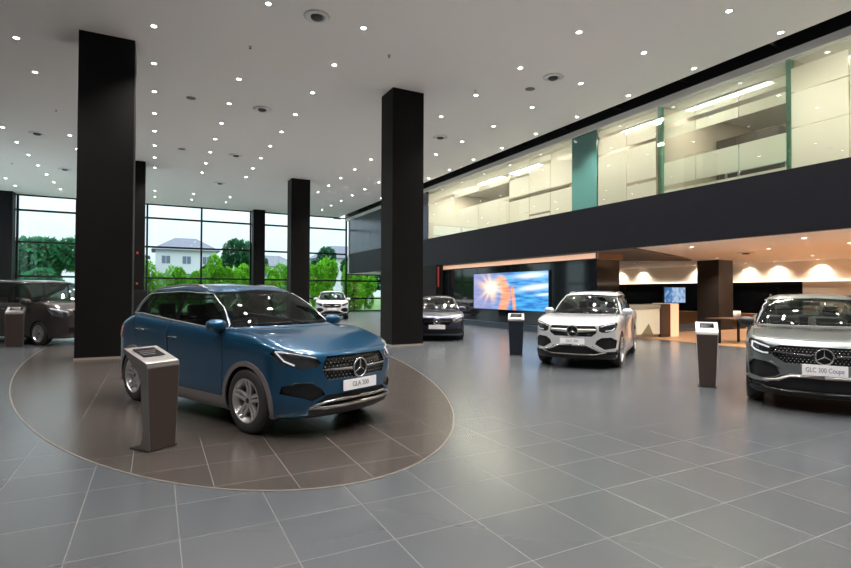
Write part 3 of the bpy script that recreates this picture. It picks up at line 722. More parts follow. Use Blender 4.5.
def extract(bm, ll, labs, depth=0., wall=True):
    b2 = bm.copy(); l2 = b2.faces.layers.int['lab']
    bmesh.ops.delete(b2, geom=[f for f in b2.faces if f[l2] not in labs], context='FACES')
    if depth and b2.faces:
        b2.normal_update()
        vs_ = b2.verts[:]; nv = {v: v.normal.copy() for v in vs_}
        if wall:
            be = [e for e in b2.edges if e.is_boundary]
            orig = {v for e in be for v in e.verts}; pos = {v: v.co.copy() for v in orig}
            r = bmesh.ops.extrude_edge_only(b2, edges=be)
            lw_ = b2.faces.layers.int['wall']
            for g in r['geom']:
                if isinstance(g, bmesh.types.BMFace): g[lw_] = 1
        for v in vs_: v.co -= nv[v]*depth
    return b2
def slink(name, bm, m, parent):
    ln_ = bm.verts.layers.float_vector['nrm']; lw_ = bm.faces.layers.int['wall']; bm.normal_update()
    nv = []
    for f in bm.faces:
        for v in f.verts: nv.append(tuple(f.normal) if f[lw_] else tuple(v[ln_]))
    o = link(name, bm, m, parent, True); me = o.data
    if len(nv) == len(me.loops): me.normals_split_custom_set(nv)
    return o
def subset(bm, pred0):
    b2 = bm.copy(); a_, c_ = b2.faces.layers.int['ring'], b2.faces.layers.int['lab']; pred = lambda f: pred0(f[a_], f[c_]); bmesh.ops.delete(b2, geom=[f for f in b2.faces if not pred(f)], context='FACES'); return b2

def make_wheel(rad, wid, rimr, spokes, style, parent, loc, side, tm=RUBBER, rm=RIMM, seg=48):
    bm = bmesh.new(); h = wid/2
    pr = [(rimr, -h*.92), (rimr+.02, -h), (rad-.04, -h*1.0), (rad-.012, -h*.86), (rad, -h*.6), (rad, -h*.2), (rad-.008, -h*.18), (rad-.008, -h*.12), (rad, -h*.1), (rad, h*.1), (rad-.008, h*.12), (rad-.008, h*.18), (rad, h*.2), (rad, h*.6), (rad-.012, h*.86), (rad-.04, h*1.0), (rimr+.02, h), (rimr, h*.92)]
    lathe(bm, pr, seg, 'Y'); bmesh.ops.recalc_face_normals(bm, faces=bm.faces[:])
    t = link('wheel', bm, tm, parent, True, 50); t.location = loc
    if side < 0: t.rotation_euler = (0, 0, PI)
    bm = bmesh.new()
    lathe(bm, [(rimr, -h*.9), (rimr-.03, -h*.85), (rimr-.045, 0), (rimr-.035, h*.6), (rimr-.012, h*.86), (rimr+.006, h*.93), (rimr+.008, h*.99), (rimr-.006, h*.99), (rimr-.012, h*.86)], seg, 'Y')
    y1 = h*.80; n = spokes
    def spoke(a, off, w0, w1, twist=0):
        ca, sa = math.cos(a), math.sin(a)
        def P(r_, t_, y): return (r_*ca-t_*sa, y, r_*sa+t_*ca)
        pr_ = [(.045, w0, y1-.012, y1-.055), (rimr*.55, (w0+w1)/2, y1-.018, y1-.05), (rimr-.014, w1, y1+.012, y1-.03)]
        prev = None
        for r_, w_, ya, yb in pr_:
            o_ = off*(.6+.4*r_/rimr)
            q = [bm.verts.new(P(r_, o_-w_, ya-.008)), bm.verts.new(P(r_, o_-w_*.5, ya)), bm.verts.new(P(r_, o_+w_*.5, ya)), bm.verts.new(P(r_, o_+w_, ya-.008)), bm.verts.new(P(r_, o_+w_, yb)), bm.verts.new(P(r_, o_-w_, yb))]
            if prev:
                for k in range(6): bm.faces.new((prev[k], prev[(k+1) % 6], q[(k+1) % 6], q[k]))
            else: bm.faces.new(q)
            prev = q
        bm.faces.new(prev[::-1])
    for k in range(n):
        a = PI/2+2*PI*k/n
        if style == 'twin': spoke(a, .034, .019, .021); spoke(a, -.034, .019, .021)
        else: spoke(a, 0, .020, .024 if n < 8 else .014)
    lathe(bm, [(0, y1-.004), (.035, y1-.006), (.06, y1-.016), (.075, y1-.05), (.075, y1-.07)], 24, 'Y')
    bmesh.ops.recalc_face_normals(bm, faces=bm.faces[:])
    r = link('rim', bm, rm, t, True, 35)
    bm = bmesh.new(); lathe(bm, [(.0, y1-.001), (.024, y1-.001), (.03, y1-.006)], 20, 'Y'); link('hub_cap', bm, PLAST, t)
    bm = bmesh.new(); lathe(bm, [(.07, y1-.075), (rimr*.72, y1-.075), (rimr*.72, y1-.10), (.07, y1-.10)], 32, 'Y'); link('brake_disc', bm, DCHROME, t)
    bm = bmesh.new(); lathe(bm, [(.0, y1-.14), (rimr-.04, y1-.14)], 24, 'Y'); link('wheel_backing', bm, PLAST, t)
    return t
# star emblem: ring and three tapering spokes
def star(bm, r, c, thick=.014):
    c = Vector(c)
    pts = [c+Vector((0, r*math.cos(a), r*math.sin(a))) for a in [2*PI*k/40 for k in range(40)]]; tube(bm, pts, thick*.62, 8, True)
    for k in range(3):
        a = PI/2+2*PI*k/3; d = Vector((0, math.cos(a), math.sin(a))); p = Vector((0, -d.z, d.y)); o = Vector((.012, 0, 0))
        A = [c+p*r*.13, c+o*1.2, c-p*r*.13, c-o]
        # tapering spoke
        v = [bm.verts.new(q) for q in A]; tip = [bm.verts.new(c+d*r*.97+q) for q in (p*.004, o*.4, -p*.004, -o*.4)]
        for j in range(4): bm.faces.new((v[j], v[(j+1) % 4], tip[(j+1) % 4], tip[j]))

def build_car(S, name, label, loc, rz, scale):
    dens = S.get('dens', 1.0)
    T = thing(name, label, 'car', (loc[0], loc[1], loc[2] if len(loc) > 2 else 0), rz); T.scale = scale
    xf, xr, xa, W, wr = S['xf'], S['xr'], S['xa'], S['W'], S['wr']
    paint = S['paint']; bm, lr, ll = make_body(S, dens)
    bv = BVHTree.FromBMesh(bm); bm.normal_update(); bm.faces.ensure_lookup_table()
    REF = [([v.co.copy() for v in f.verts], [v.normal.copy() for v in f.verts]) for f in bm.faces]
    def front(y, z, x0=6): h = bv.ray_cast(Vector((x0, y, z)), Vector((-1, 0, 0))); return h[0] if h[0] else Vector((xf, y, z))
    def side(x, z, sy): h = bv.ray_cast(Vector((x, 3*sy, z)), Vector((0, -sy, 0))); return h[0] if h[0] else Vector((x, W*sy, z))
    def top(x, y): h = bv.ray_cast(Vector((x, y, 4)), Vector((0, 0, -1))); return h[0] if h[0] else Vector((x, y, 1))
    def azcast(az, u, z, sy):   # from outside along the azimuth view
        U = udir(az, sy); D = Vector((math.cos(R(az)), math.sin(R(az))*sy, 0)); h = bv.ray_cast(U*u+Vector((0, 0, z))+D*6, -D); return h
    X = Vector((1, 0, 0)); Yv = Vector((0, 1, 0))
    # --- wheel arches, cladding, sills
    AR = wr+.03; lab = {}
    for sy in (1, -1):
        for cx_ in (xa, -xa):
            circ = [(cx_+AR*math.cos(2*PI*k/36), wr-.005+AR*math.sin(2*PI*k/36)) for k in range(36)]
            region(bm, lr, ll, circ, X, 99, lambda f, c, r, sy=sy: c.y*sy > W*.58 and r < 8.2)
        if S.get('clad', True):
            for ai, cx_ in enumerate((xa, -xa)):
                q = AR+.055
                circ = [(cx_+q*math.cos(2*PI*k/36), wr-.005+q*math.sin(2*PI*k/36)) for k in range(36)]
                region(bm, lr, ll, circ, X, 90+ai+(4 if sy > 0 else 6), lambda f, c, r, sy=sy: c.y*sy > W*.70 and r < 8.2 and abs(f.normal.y) > .3 and r > 2)
            region(bm, lr, ll, [(-xa, 0), (xa, 0), (xa, S['gc']+.145), (-xa, S['gc']+.145)], X, 91 if sy > 0 else 92, lambda f, c, r, sy=sy: c.y*sy > W*.70 and r > 2 and r < 7)
        elif S.get('sill'):
            region(bm, lr, ll, [(-xa, 0), (xa, 0), (xa, S['gc']+.07), (-xa, S['gc']+.07)], X, 91 if sy > 0 else 92, lambda f, c, r, sy=sy: c.y*sy > W*.70 and r > 2 and r < 7)
    # --- glass
    zb = S['cz']
    ym, yt = S['gb']*.965, S['rt']*.96
    region(bm, lr, ll, [(-ym-.01, zb-.3), (-ym, zb-.02), (-yt, lin(S['roof'], S['hx'])), (-yt, 3), (yt, 3), (yt, lin(S['roof'], S['hx'])), (ym, zb-.02), (ym+.01, zb-.3)], Yv, 1,
           lambda f, c, r: 9.98+.1 < r < 11.88 and f.normal.x > .15 and c.x > S['hx']-.6)
    region(bm, lr, ll, [(-ym*.95, .5), (-yt*.96, 1.9), (yt*.96, 1.9), (ym*.95, .5)], Yv, 2, lambda f, c, r: 10.15 < r < 11.7 and f.normal.x < -.15 and c.x < S['rrx']+.3)
    for sy in (1, -1):
        for i, q in enumerate(S['wins']):
            region(bm, lr, ll, q, X, (10 if sy > 0 else 20)+i, lambda f, c, r, sy=sy: 10.12 < r < 11.75 and f.normal.y*sy > .3)
        for i, q in enumerate(S['doors']):
            region(bm, lr, ll, q, X, (30 if sy > 0 else 40)+i, lambda f, c, r, sy=sy: 3.2 < r < 11.9 and f.normal.y*sy > .2 and c.y*sy > W*.5)
    # --- front parts
    for q in S.get('front', []):
        nm, poly, lb = q['name'], q['poly'], q['lab']
        region(bm, lr, ll, poly, Yv, lb, lambda f, c, r: f.normal.x > .25 and c.x > xa+.1 and r < 9.2)
        if q.get('mirror'): region(bm, lr, ll, [(-a, b) for a, b in poly][::-1], Yv, lb+1, lambda f, c, r: f.normal.x > .25 and c.x > xa+.1 and r < 9.2)
    hl = S['head']; az = hl.get('az', 35)
    for sy in (1, -1):
        U = udir(az, sy); P = [(Vector((x, y*1.0, 0)).dot(udir(az, 1)), z) for x, y, z in hl['pts']]
        region(bm, lr, ll, P, U, 60 if sy > 0 else 61, lambda f, c, r, sy=sy: c.x > xa+.12 and c.y*sy > .1 and f.normal.dot(Vector((math.cos(R(az)), math.sin(R(az))*sy, 0))) > .15)
    if 'tail' in S:
        for sy in (1, -1):
            region(bm, lr, ll, S['tail'], Yv*sy, 63 if sy > 0 else 64, lambda f, c, r: c.x < -xa-.2 and f.normal.x < -.1)
    # bonnet as its own panel
    if 'bonnet' in S:
        bp = S['bonnet']
        region(bm, lr, ll, bp, Yv, 50, lambda f, c, r: 7.0 < r < 9.95 and c.x > S['cx']-.6 and f.normal.z > .25)
    if S.get('pillars', True):
        for sy, lb in ((1, 16), (-1, 26)):
            for A_, Z_ in zip(S['wins'], S['wins'][1:]):
                xa0, xz0 = min(p[0] for p in A_ if p[1] < 1.0), max(p[0] for p in Z_ if p[1] < 1.0); xa1, xz1 = min(p[0] for p in A_ if p[1] > 1.4), max(p[0] for p in Z_ if p[1] > 1.4)
                lb += 1
                region(bm, lr, ll, [(xa0+.003, .9), (xa1+.003, 1.62 if S['rt'] < .7 else 2), (xz1-.003, 1.62 if S['rt'] < .7 else 2), (xz0-.003, .9)], X, lb, lambda f, c, r, sy=sy: 10.12 < r < 11.75 and f.normal.y*sy > .3, (0, 30, 31, 40, 41))
    allv = {f[ll] for f in bm.faces}
    ln_ = bm.verts.layers.float_vector['nrm']
    for v in bm.verts:
        h = bv.find_nearest(v.co)
        if h[2] is None: v[ln_] = v.normal; continue
        cs, ns = REF[h[2]]; wt = poly_3d_calc(cs, h[0]); n_ = Vector((0, 0, 0))
        for a_, b_ in zip(wt, ns): n_ += b_*a_
        v[ln_] = n_.normalized() if n_.length > 1e-6 else v.normal
    # --- objects
    body = slink('body', extract(bm, ll, {0}), paint, T)
    def put(nm, labs, m, depth, wall=True, parent=T):
        if not (set(labs) & allv): return None
        return slink(nm, extract(bm, ll, set(labs), depth, wall), m, parent)
    for lb in (94, 95, 96, 97): put('wheel_arch_trim', [lb], S.get('cladm', CLAD), -.012)
    for lb in (91, 92): put('sill_trim', [lb], S.get('sillm', S.get('cladm', CLAD)), -.008)
    put('windscreen', [1], CGLASS, .006); put('rear_window', [2], CGLASS, .006)
    put('bonnet', [50], paint, .0015); [put('pillar_cover', [l_], GLOSSB, .003) for l_ in (17, 18, 27, 28)]
    def seam(nm, labs, parent, rad=.0042):
        labs = [l for l in labs if l in allv]
        if not labs: return
        b2 = extract(bm, ll, set(labs)); b3 = bmesh.new()
        for e in b2.edges:
            if e.is_boundary:
                a, b = e.verts[0].co, e.verts[1].co
                if (a-b).length > 1e-4: cyl(b3, a, b, rad, seg=4, caps=False)
        b2.free(); link(nm, b3, BLACK, parent)
    if dens > .65: seam('bonnet_seam', [50], T)
    nw = len(S['wins'])
    dn = S.get('doornames', ['front_door', 'rear_door'])
    for sy, b0_, d0_ in ((1, 10, 30), (-1, 20, 40)):
        dd = [put(dn[i], [d0_+i], paint, .0015) for i in range(len(S['doors']))]
        for i in range(len(S['doors'])):
            if dd[i] and dens > .65: seam('door_seam', [d0_+i], dd[i])
        for i in range(nw):
            pr = dd[i] if i < len(dd) and dd[i] else T
            put('side_window', [b0_+i], SGLASS, .007, True, pr)
        for i, (hx_, hz_) in enumerate(S.get('handles', [])):
            if dd[i]:
                p = side(hx_, hz_, sy); b2 = bmesh.new()
                tube(b2, [p+Vector((-.10, -.004*sy, 0)), p+Vector((-.085, .024*sy, .003)), p+Vector((0, .032*sy, .005)), p+Vector((.085, .024*sy, .003)), p+Vector((.10, -.004*sy, 0))], .011, 8)
                link('handle', b2, CHROME if S.get('chrome', 1) else paint, dd[i], True)
    for q in S.get('front', []):
        for lb in ([q['lab'], q['lab']+1] if q.get('mirror') else [q['lab']]): put(q['name'], [lb], q['mat'], q.get('depth', .03))
    for lb in (63, 64): put('tail_lamp', [lb], TAIL, -.004)
    # headlights: lens, bowl, light strips
    for sy, lb in ((1, 60), (-1, 61)):
        if lb not in allv: continue
        L = slink('headlight', extract(bm, ll, {lb}, -.001), LGLASS, T)
        slink('lamp_bowl', extract(bm, ll, {lb}, .045), hl.get('bowl', PLAST), L)
        if dens > .5:
            b2 = bmesh.new(); 
            for (r_, (x, y, z)) in hl.get('lens', []):
                lathe(b2, [(0, .012), (r_*.5, .010), (r_*.85, .002), (r_, -.02), (r_*.95, -.03)], 20, 'Z', (0, 0, 0))
                D = Vector((math.cos(R(20)), math.sin(R(20))*sy, 0)); mm = Matrix.Translation(Vector((x, y*sy, z))) @ D.to_track_quat('Z', 'Y').to_matrix().to_4x4()
                vv = [v for v in b2.verts if not v.tag]
                bmesh.ops.transform(b2, matrix=mm, verts=vv)
                for v in b2.verts: v.tag = True
            link('projector_lens', b2, LAMPIN, L, True)
        b2 = bmesh.new()
        for ln in hl.get('drl', []):
            pts = []
            for (x, y, z) in ln:
                h = azcast(az, Vector((x, y, 0)).dot(udir(az, 1)), z, sy)
                if h[0] is not None: pts.append(h[0]-h[1]*.012)
            if len(pts) > 1: tube(b2, pts, hl.get('dr', .009), 6)
        link('light_strip', b2, DRL, L, True)
    # wheels, liners, underbody
    for cx_ in (xa, -xa):
        for sy in (1, -1):
            make_wheel(wr, S.get('tw', .235), S['rim'], S['spokes'], S['sstyle'], T, (cx_, sy*(W-.022-S.get('tw', .235)/2), wr), sy, rm=S.get('rimm', RIMM), seg=48 if dens > .6 else 28)
            b2 = bmesh.new(); a0 = -.25; 
            lathe(b2, [(AR+.012, W*.56), (AR+.012, W*.955)], 28, 'Y', (cx_, 0, wr-.005), a0, PI-a0)
            lathe(b2, [(.0, W*.56), (AR+.012, W*.56)], 28, 'Y', (cx_, 0, wr-.005), a0, PI-a0)
            for v in b2.verts: 
                if sy < 0: v.co.y = -v.co.y
            link('wheel_arch_liner', b2, BLACK, T)
    link('underbody', B(-xa-.5, xa+.5, -W*.6, W*.6, S['gc']-.01, S['gc']+.06, .02), BLACK, T)
    # cabin
    z0 = S['gc']+.1; cw = S['gb']-.06; xb, xd = S['cx']-.25, S['rgx']+.35; b0 = S['belt0']
    b2 = bmesh.new(); box(b2, xd, xb, -cw, cw, z0, z0+.04); 
    for sy in (1, -1): box(b2, xd, xb-.3, sy*cw-.015, sy*cw+.015, z0, b0-.06)
    box(b2, xd-.02, xd+.02, -cw, cw, z0, S['belt1']-.06)
    link('cabin_tub', b2, CABIN, T)
    b2 = bmesh.new(); dz = b0-.02; dx = S['cx']-.62
    prism(b2, [(dx-.02, z0+.3), (dx-.06, dz-.02), (dx+.0, dz+.02), (S['cx']-.12, dz+.0), (S['cx']-.12, z0+.3)], 'Y', -cw, cw); 
    link('dashboard', b2, CABIN, T)
    sd = -1   # right hand drive
    b2 = bmesh.new(); c0 = Vector((dx-.22, sd*.36, dz-.06)); ax = Vector((-.9, 0, .42)).normalized(); q = ax.to_track_quat('Z', 'Y')
    tube(b2, [c0+q @ Vector((.18*math.cos(a), .18*math.sin(a), 0)) for a in [2*PI*k/24 for k in range(24)]], .014, 6, True)
    for a in (0, PI, -PI/2 if 1 else 0): tube(b2, [c0, c0+q @ Vector((.18*math.cos(a), .18*math.sin(a), 0))], .012, 6)
    cyl(b2, c0, c0-ax*.2, .03); link('steering_wheel', b2, BLACK, T, True)
    def seat(x, y, wd):
        so = bpy.data.objects.new('seat', None)
        b3 = bmesh.new(); box(b3, x-.25, x+.25, y-wd, y+wd, z0+.18, z0+.34, .05)
        mx = Matrix.Translation((x-.26, y, z0+.30)) @ Matrix.Rotation(R(-14), 4, 'Y')
        box(b3, -.07, .07, -wd*.95, wd*.95, 0, .56, .05, mx)
        s_ = link('seat', b3, SEATM, T, True, 40)
        b3 = bmesh.new(); box(b3, -.05, .05, -.12, .12, .60, .78, .04, mx); cyl(b3, mx @ Vector((0, -.05, .5)), mx @ Vector((0, -.05, .65)), .008); cyl(b3, mx @ Vector((0, .05, .5)), mx @ Vector((0, .05, .65)), .008)
        link('headrest', b3, SEATM, s_, True, 40)
    for y in (-.36, .36): seat(dx-.78, y, .25)
    if S.get('rear_seat', True):
        for y in (-.36, .36): seat(dx-1.62, y, .30)
    hd = subset(bm, lambda r, l: r >= 1200 and l == 0)
    for v in hd.verts: v.co.z -= .03
    bmesh.ops.reverse_faces(hd, faces=hd.faces[:]); link('headliner', hd, mat('headliner_grey', (.18, .17, .16), .8), T, True)
    # mirror
    b2 = bmesh.new(); mx_ = S.get('mirx', S['cx']-.42); mz = b0+.06
    pp = front(0, lin(S['roof'], S['hx']-.05)-.13, 3)
    box(b2, pp.x-.10, pp.x-.07, -.12, .12, pp.z-.035, pp.z+.03, .01); link('rear_view_mirror', b2, BLACK, T, True)
    for sy in (1, -1):
        p = side(mx_, mz-.02, sy); b2 = bmesh.new(); my = p.y+sy*.14; ms = S.get('mirs', 1)
        r = bmesh.ops.create_icosphere(b2, subdivisions=3, radius=1)
        for v in r['verts']:
            c = v.co; x = max(c.x, -.35)
            v.co = Vector((mx_+.02+x*.105*ms, my+math.copysign(abs(c.y)**.8, c.y)*.125, mz+math.copysign(abs(c.z)**.85, c.z)*.075*ms+.0))
        mr = link('wing_mirror', b2, S.get('mirm', paint), T, True)
        b2 = bmesh.new(); bmesh.ops.create_circle(b2, cap_ends=True, segments=24, radius=1)
        for v in b2.verts: v.co = Vector((mx_-.019, my+v.co.x*.108, mz+v.co.y*.06*ms))
        link('mirror_glass', b2, CHROME, mr)
        b2 = bmesh.new(); tube(b2, [p+Vector((0, -sy*.02, -.05)), p+Vector((.0, sy*.05, -.06)), Vector((mx_+.02, my, mz-.06))], .024, 8); link('mirror_stalk', b2, PLAST, mr, True)
    # window trim line & roof rails
    if S.get('trim', True):
        for sy in (1, -1):
            b2 = bmesh.new(); A = S['wins'][0]; Z = S['wins'][-1]; pts = []
            x0 = min(p[0] for p in Z); x1 = max(p[0] for p in A)
            rgn = [v.co.copy() for f in bm.faces if f[ll] in ((10, 11, 12) if sy > 0 else (20, 21, 22)) for v in f.verts]
            if rgn:
                up = {}; lo_ = {}
                for c in rgn:
                    k = round(c.x/.08)
                    if k not in up or c.z > up[k].z: up[k] = c
                    if k not in lo_ or c.z < lo_[k].z: lo_[k] = c
                ks = sorted(up); o_ = Vector((0, sy*.004, 0))
                loop = [lo_[k]+o_+Vector((0, 0, -.006)) for k in ks]+[up[k]+o_+Vector((0, 0, .006)) for k in ks[::-1]]
                tube(b2, loop, .0065, 6, True); link('window_trim', b2, S.get('trimm', STRIM), T, True)
    if S.get('rails'):
        for sy in (1, -1):
            x0, x1 = S['hx']-.28, S['rrx']+.20; pts = []
            for k in range(13):
                x = x0+(x1-x0)*k/12; p = top(x, sy*(S['rt']-.035)); e = min(k, 12-k); pts.append(p+Vector((0, 0, [-.01, .02, .028][min(e, 2)])))
            b2 = bmesh.new(); tube(b2, pts, .014, 8); link('roof_rail', b2, S['rails'], T, True)
    # star, bars, plate
    st = S.get('star')
    if st:
        p = front(0, st[0]); b2 = bmesh.new(); star(b2, st[1], p+Vector((.012, 0, 0)), st[1]*.16); sr = link('star_emblem', b2, CHROME, T, True)
        b2 = bmesh.new(); cyl(b2, p+Vector((-.03, 0, 0)), p+Vector((-.004, 0, 0)), st[1]*1.0, seg=32); link('star_backing', b2, GLOSSB, sr)
    for (z, y0, y1, th, dz, m) in S.get('bars', []):
        for sy in (1, -1):
            b2 = bmesh.new(); n = 8; prev = None
            for k in range(n+1):
                y = y0+(y1-y0)*k/n; p = front(sy*y, z+dz*k/n); hh = th*(1-.35*k/n)
                q = [b2.verts.new(p+Vector(c)) for c in ((.004, 0, hh), (.016, 0, hh*.5), (.016, 0, -hh*.5), (.004, 0, -hh), (-.03, 0, -hh), (-.03, 0, hh))]
                if prev:
                    for j in range(6): b2.faces.new((prev[j], prev[(j+1) % 6], q[(j+1) % 6], q[j]))
                else: b2.faces.new(q)
                prev = q
            b2.faces.new(prev[::-1]); bmesh.ops.recalc_face_normals(b2, faces=b2.faces[:]); link('grille_bar', b2, m, T, True, 40)
    if 'studs' in S:
        poly, dx_, dz_, s_, m = S['studs']; b2 = bmesh.new(); us = [p[0] for p in poly]; vs_ = [p[1] for p in poly]
        z = min(vs_); row = 0
        while z < max(vs_):
            y = min(us)+(dx_/2 if row % 2 else 0)
            while y < max(us):
                if inside(poly, y, z) and abs(y) > .0:
                    p = front(y, z); p = p-Vector((.012, 0, 0))
                    v = [b2.verts.new(p+Vector(c)) for c in ((0, -s_, 0), (0, 0, -s_*.8), (0, s_, 0), (0, 0, s_*.8), (s_*.5, 0, 0))]
                    for j in range(4): b2.faces.new((v[j], v[(j+1) % 4], v[4]))
                y += dx_
            z += dz_; row += 1
        link('grille_mesh', b2, m, T)
    for (pts, rad, m, nm) in S.get('lines', []):
        for sy in (1, -1):
            b2 = bmesh.new(); P_ = [front(sy*y, z)+Vector((ox, 0, 0)) for (y, z, ox) in pts]; tube(b2, P_, rad, 8); link(nm, b2, m, T, True)
    pl = S.get('plate')
    if pl:
        z, tx, w_, h_, tilt = pl; p = front(0, z); b2 = bmesh.new(); o = Vector((max(p.x, front(.2, z).x)+.018, 0, z))
        box(b2, o.x-.012, o.x, -w_/2, w_/2, z-h_/2, z+h_/2, .002); P = link('number_plate', b2, PLATE, T)
        if tx:
            b2 = text_bm(tx, h_*.62)
            tw_ = max(v.co.x for v in b2.verts)*2; k_ = min(1, w_*.84/tw_)
            for v in b2.verts: v.co.x *= k_
            bmesh.ops.transform(b2, matrix=Matrix.Translation((o.x+.001, 0, z)) @ Matrix(((0, 0, 1), (1, 0, 0), (0, 1, 0))).to_4x4(), verts=b2.verts[:])
            link('plate_letters', b2, PTEXT, P)
    if S.get('wiper', 1):
        b2 = bmesh.new()
        for y0_, y1_ in ((.05, .60), (-.58, -.05)):
            z = S['cz']
            pts = [front(y, z+.045+.02*abs(y-y0_), 3)+Vector((.012, 0, 0)) for y in [y0_+(y1_-y0_)*k/5 for k in range(6)]]; tube(b2, pts, .008, 5)
        link('wiper', b2, BLACK, T)
    bm.free(); return T

def cpaint(name, c, metal=.5, rough=.3): return mat(name, c, rough, metal, coat=1.0, coatr=.02)
STRIM = mat('satin_window_trim', (.62, .62, .63), .35, .6)
P_BLUE = cpaint('paint_denim_blue', (.004, .062, .135), .5, .28)
P_WHITE = cpaint('paint_polar_silver', (.58, .60, .62), .35, .3)
P_GREY = cpaint('paint_selenite_grey', (.21, .235, .235), .75, .28)
P_VAN = cpaint('paint_brown_grey', (.045, .036, .036), .5, .3)
P_NAVY = cpaint('paint_navy', (.02, .022, .05), .5, .3)
P_PEARL = cpaint('paint_white', (.62, .62, .62), .1, .35)

# ---- compact SUV (blue)
gr = [(-.42, .865), (.42, .865), (.47, .80), (.50, .73), (.44, .62), (-.44, .62), (-.50, .73), (-.47, .80)]
GLA = dict(xf=2.235, xr=-2.17, xa=1.365, W=.917, wr=.357, rim=.236, spokes=5, sstyle='twin', gc=.21, hz=.895, belt0=1.10, belt1=1.235, rearz=1.09, fr=1.05,
    cx=1.22, cz=1.12, hx=.34, gb=.80, rt=.62, rgx=-2.00, rrx=-1.66, rgz=1.15, roof=[(-2.2, 1.46), (-1.66, 1.575), (-1.2, 1.63), (-.4, 1.668), (.1, 1.645), (.40, 1.60)], paint=P_BLUE,
    wins=[[(.90, .9), (.90, 1.15), (.84, 1.16), (.27, 1.68), (-.29, 1.68), (-.29, .9)], [(-.40, .9), (-.40, 1.7), (-1.16, 1.7), (-1.22, .9)], [(-1.27, .9), (-1.22, 1.7), (-1.42, 1.62), (-1.82, 1.20), (-1.78, .9)]],
    doors=[[(.90, .36), (.92, 1.08), (.82, 1.17), (.26, 1.65), (-.335, 1.65), (-.345, .36)], [(-.355, .36), (-.345, 1.65), (-1.22, 1.65), (-1.40, 1.20), (-1.22, .82), (-.92, .42), (-.90, .36)]],
    handles=[(-.18, .97), (-1.10, 1.03)], rails=mat('rail_aluminium', (.5, .5, .5), .3, .9), bonnet=[(-.80, .94), (-.60, .915), (0, .905), (.60, .915), (.80, .94), (.80, 1.3), (-.80, 1.3)],
    front=[dict(name='grille', poly=gr, lab=70, mat=GLOSSB, depth=.03),
           dict(name='lower_intake', poly=[(-.56, .39), (-.44, .46), (.44, .46), (.56, .39), (.56, .31), (-.56, .31)], lab=72, mat=BLACK, depth=.03),
           dict(name='side_intake', poly=[(.46, .47), (.50, .53), (.60, .60), (.74, .61), (.83, .565), (.84, .49), (.70, .45), (.60, .41)], lab=74, mat=GLOSSB, depth=.03, mirror=1),
           dict(name='front_lip', poly=[(-.62, .18), (-.62, .31), (.62, .31), (.62, .18)], lab=76, mat=PLAST, depth=-.003)],
    head=dict(az=40, pts=[(2.16, .50, .80), (2.10, .56, .885), (1.96, .74, .925), (1.80, .85, .945), (1.76, .87, .90), (1.88, .82, .795), (2.02, .68, .75), (2.12, .54, .755)], bowl=mat('lamp_bowl_grey', (.10, .10, .105), .25, .6),
        lens=[(.042, (2.00, .63, .83)), (.034, (1.91, .74, .85))],
        drl=[[(2.13, .53, .855), (2.03, .67, .895), (1.88, .80, .925), (1.80, .84, .925)], [(1.82, .84, .915), (1.90, .80, .83), (1.98, .72, .785)]]),
    tail=[(.45, .92), (.90, .88), (.90, 1.06), (.45, 1.02)], star=(.715, .100), plate=(.54, 'GLA 200', .52, .115, 0),
    bars=[(.715, .10, .47, .020, .012, CHROME)], studs=(gr, .05, .034, .010, mat('stud_chrome', (.22, .22, .22), .25, 1.)),
    lines=[([(0, .405, .014), (.25, .398, .016), (.45, .395, .012), (.62, .35, .004)], .018, CHROME, 'skid_bar'), ([(0, .335, .012), (.25, .330, .014), (.45, .325, .010), (.62, .34, .0)], .020, STEEL, 'skid_bar'),
           ([(.51, .525, .0), (.60, .60, .0), (.75, .605, .0), (.80, .55, 0)], .007, DCHROME, 'intake_trim')])
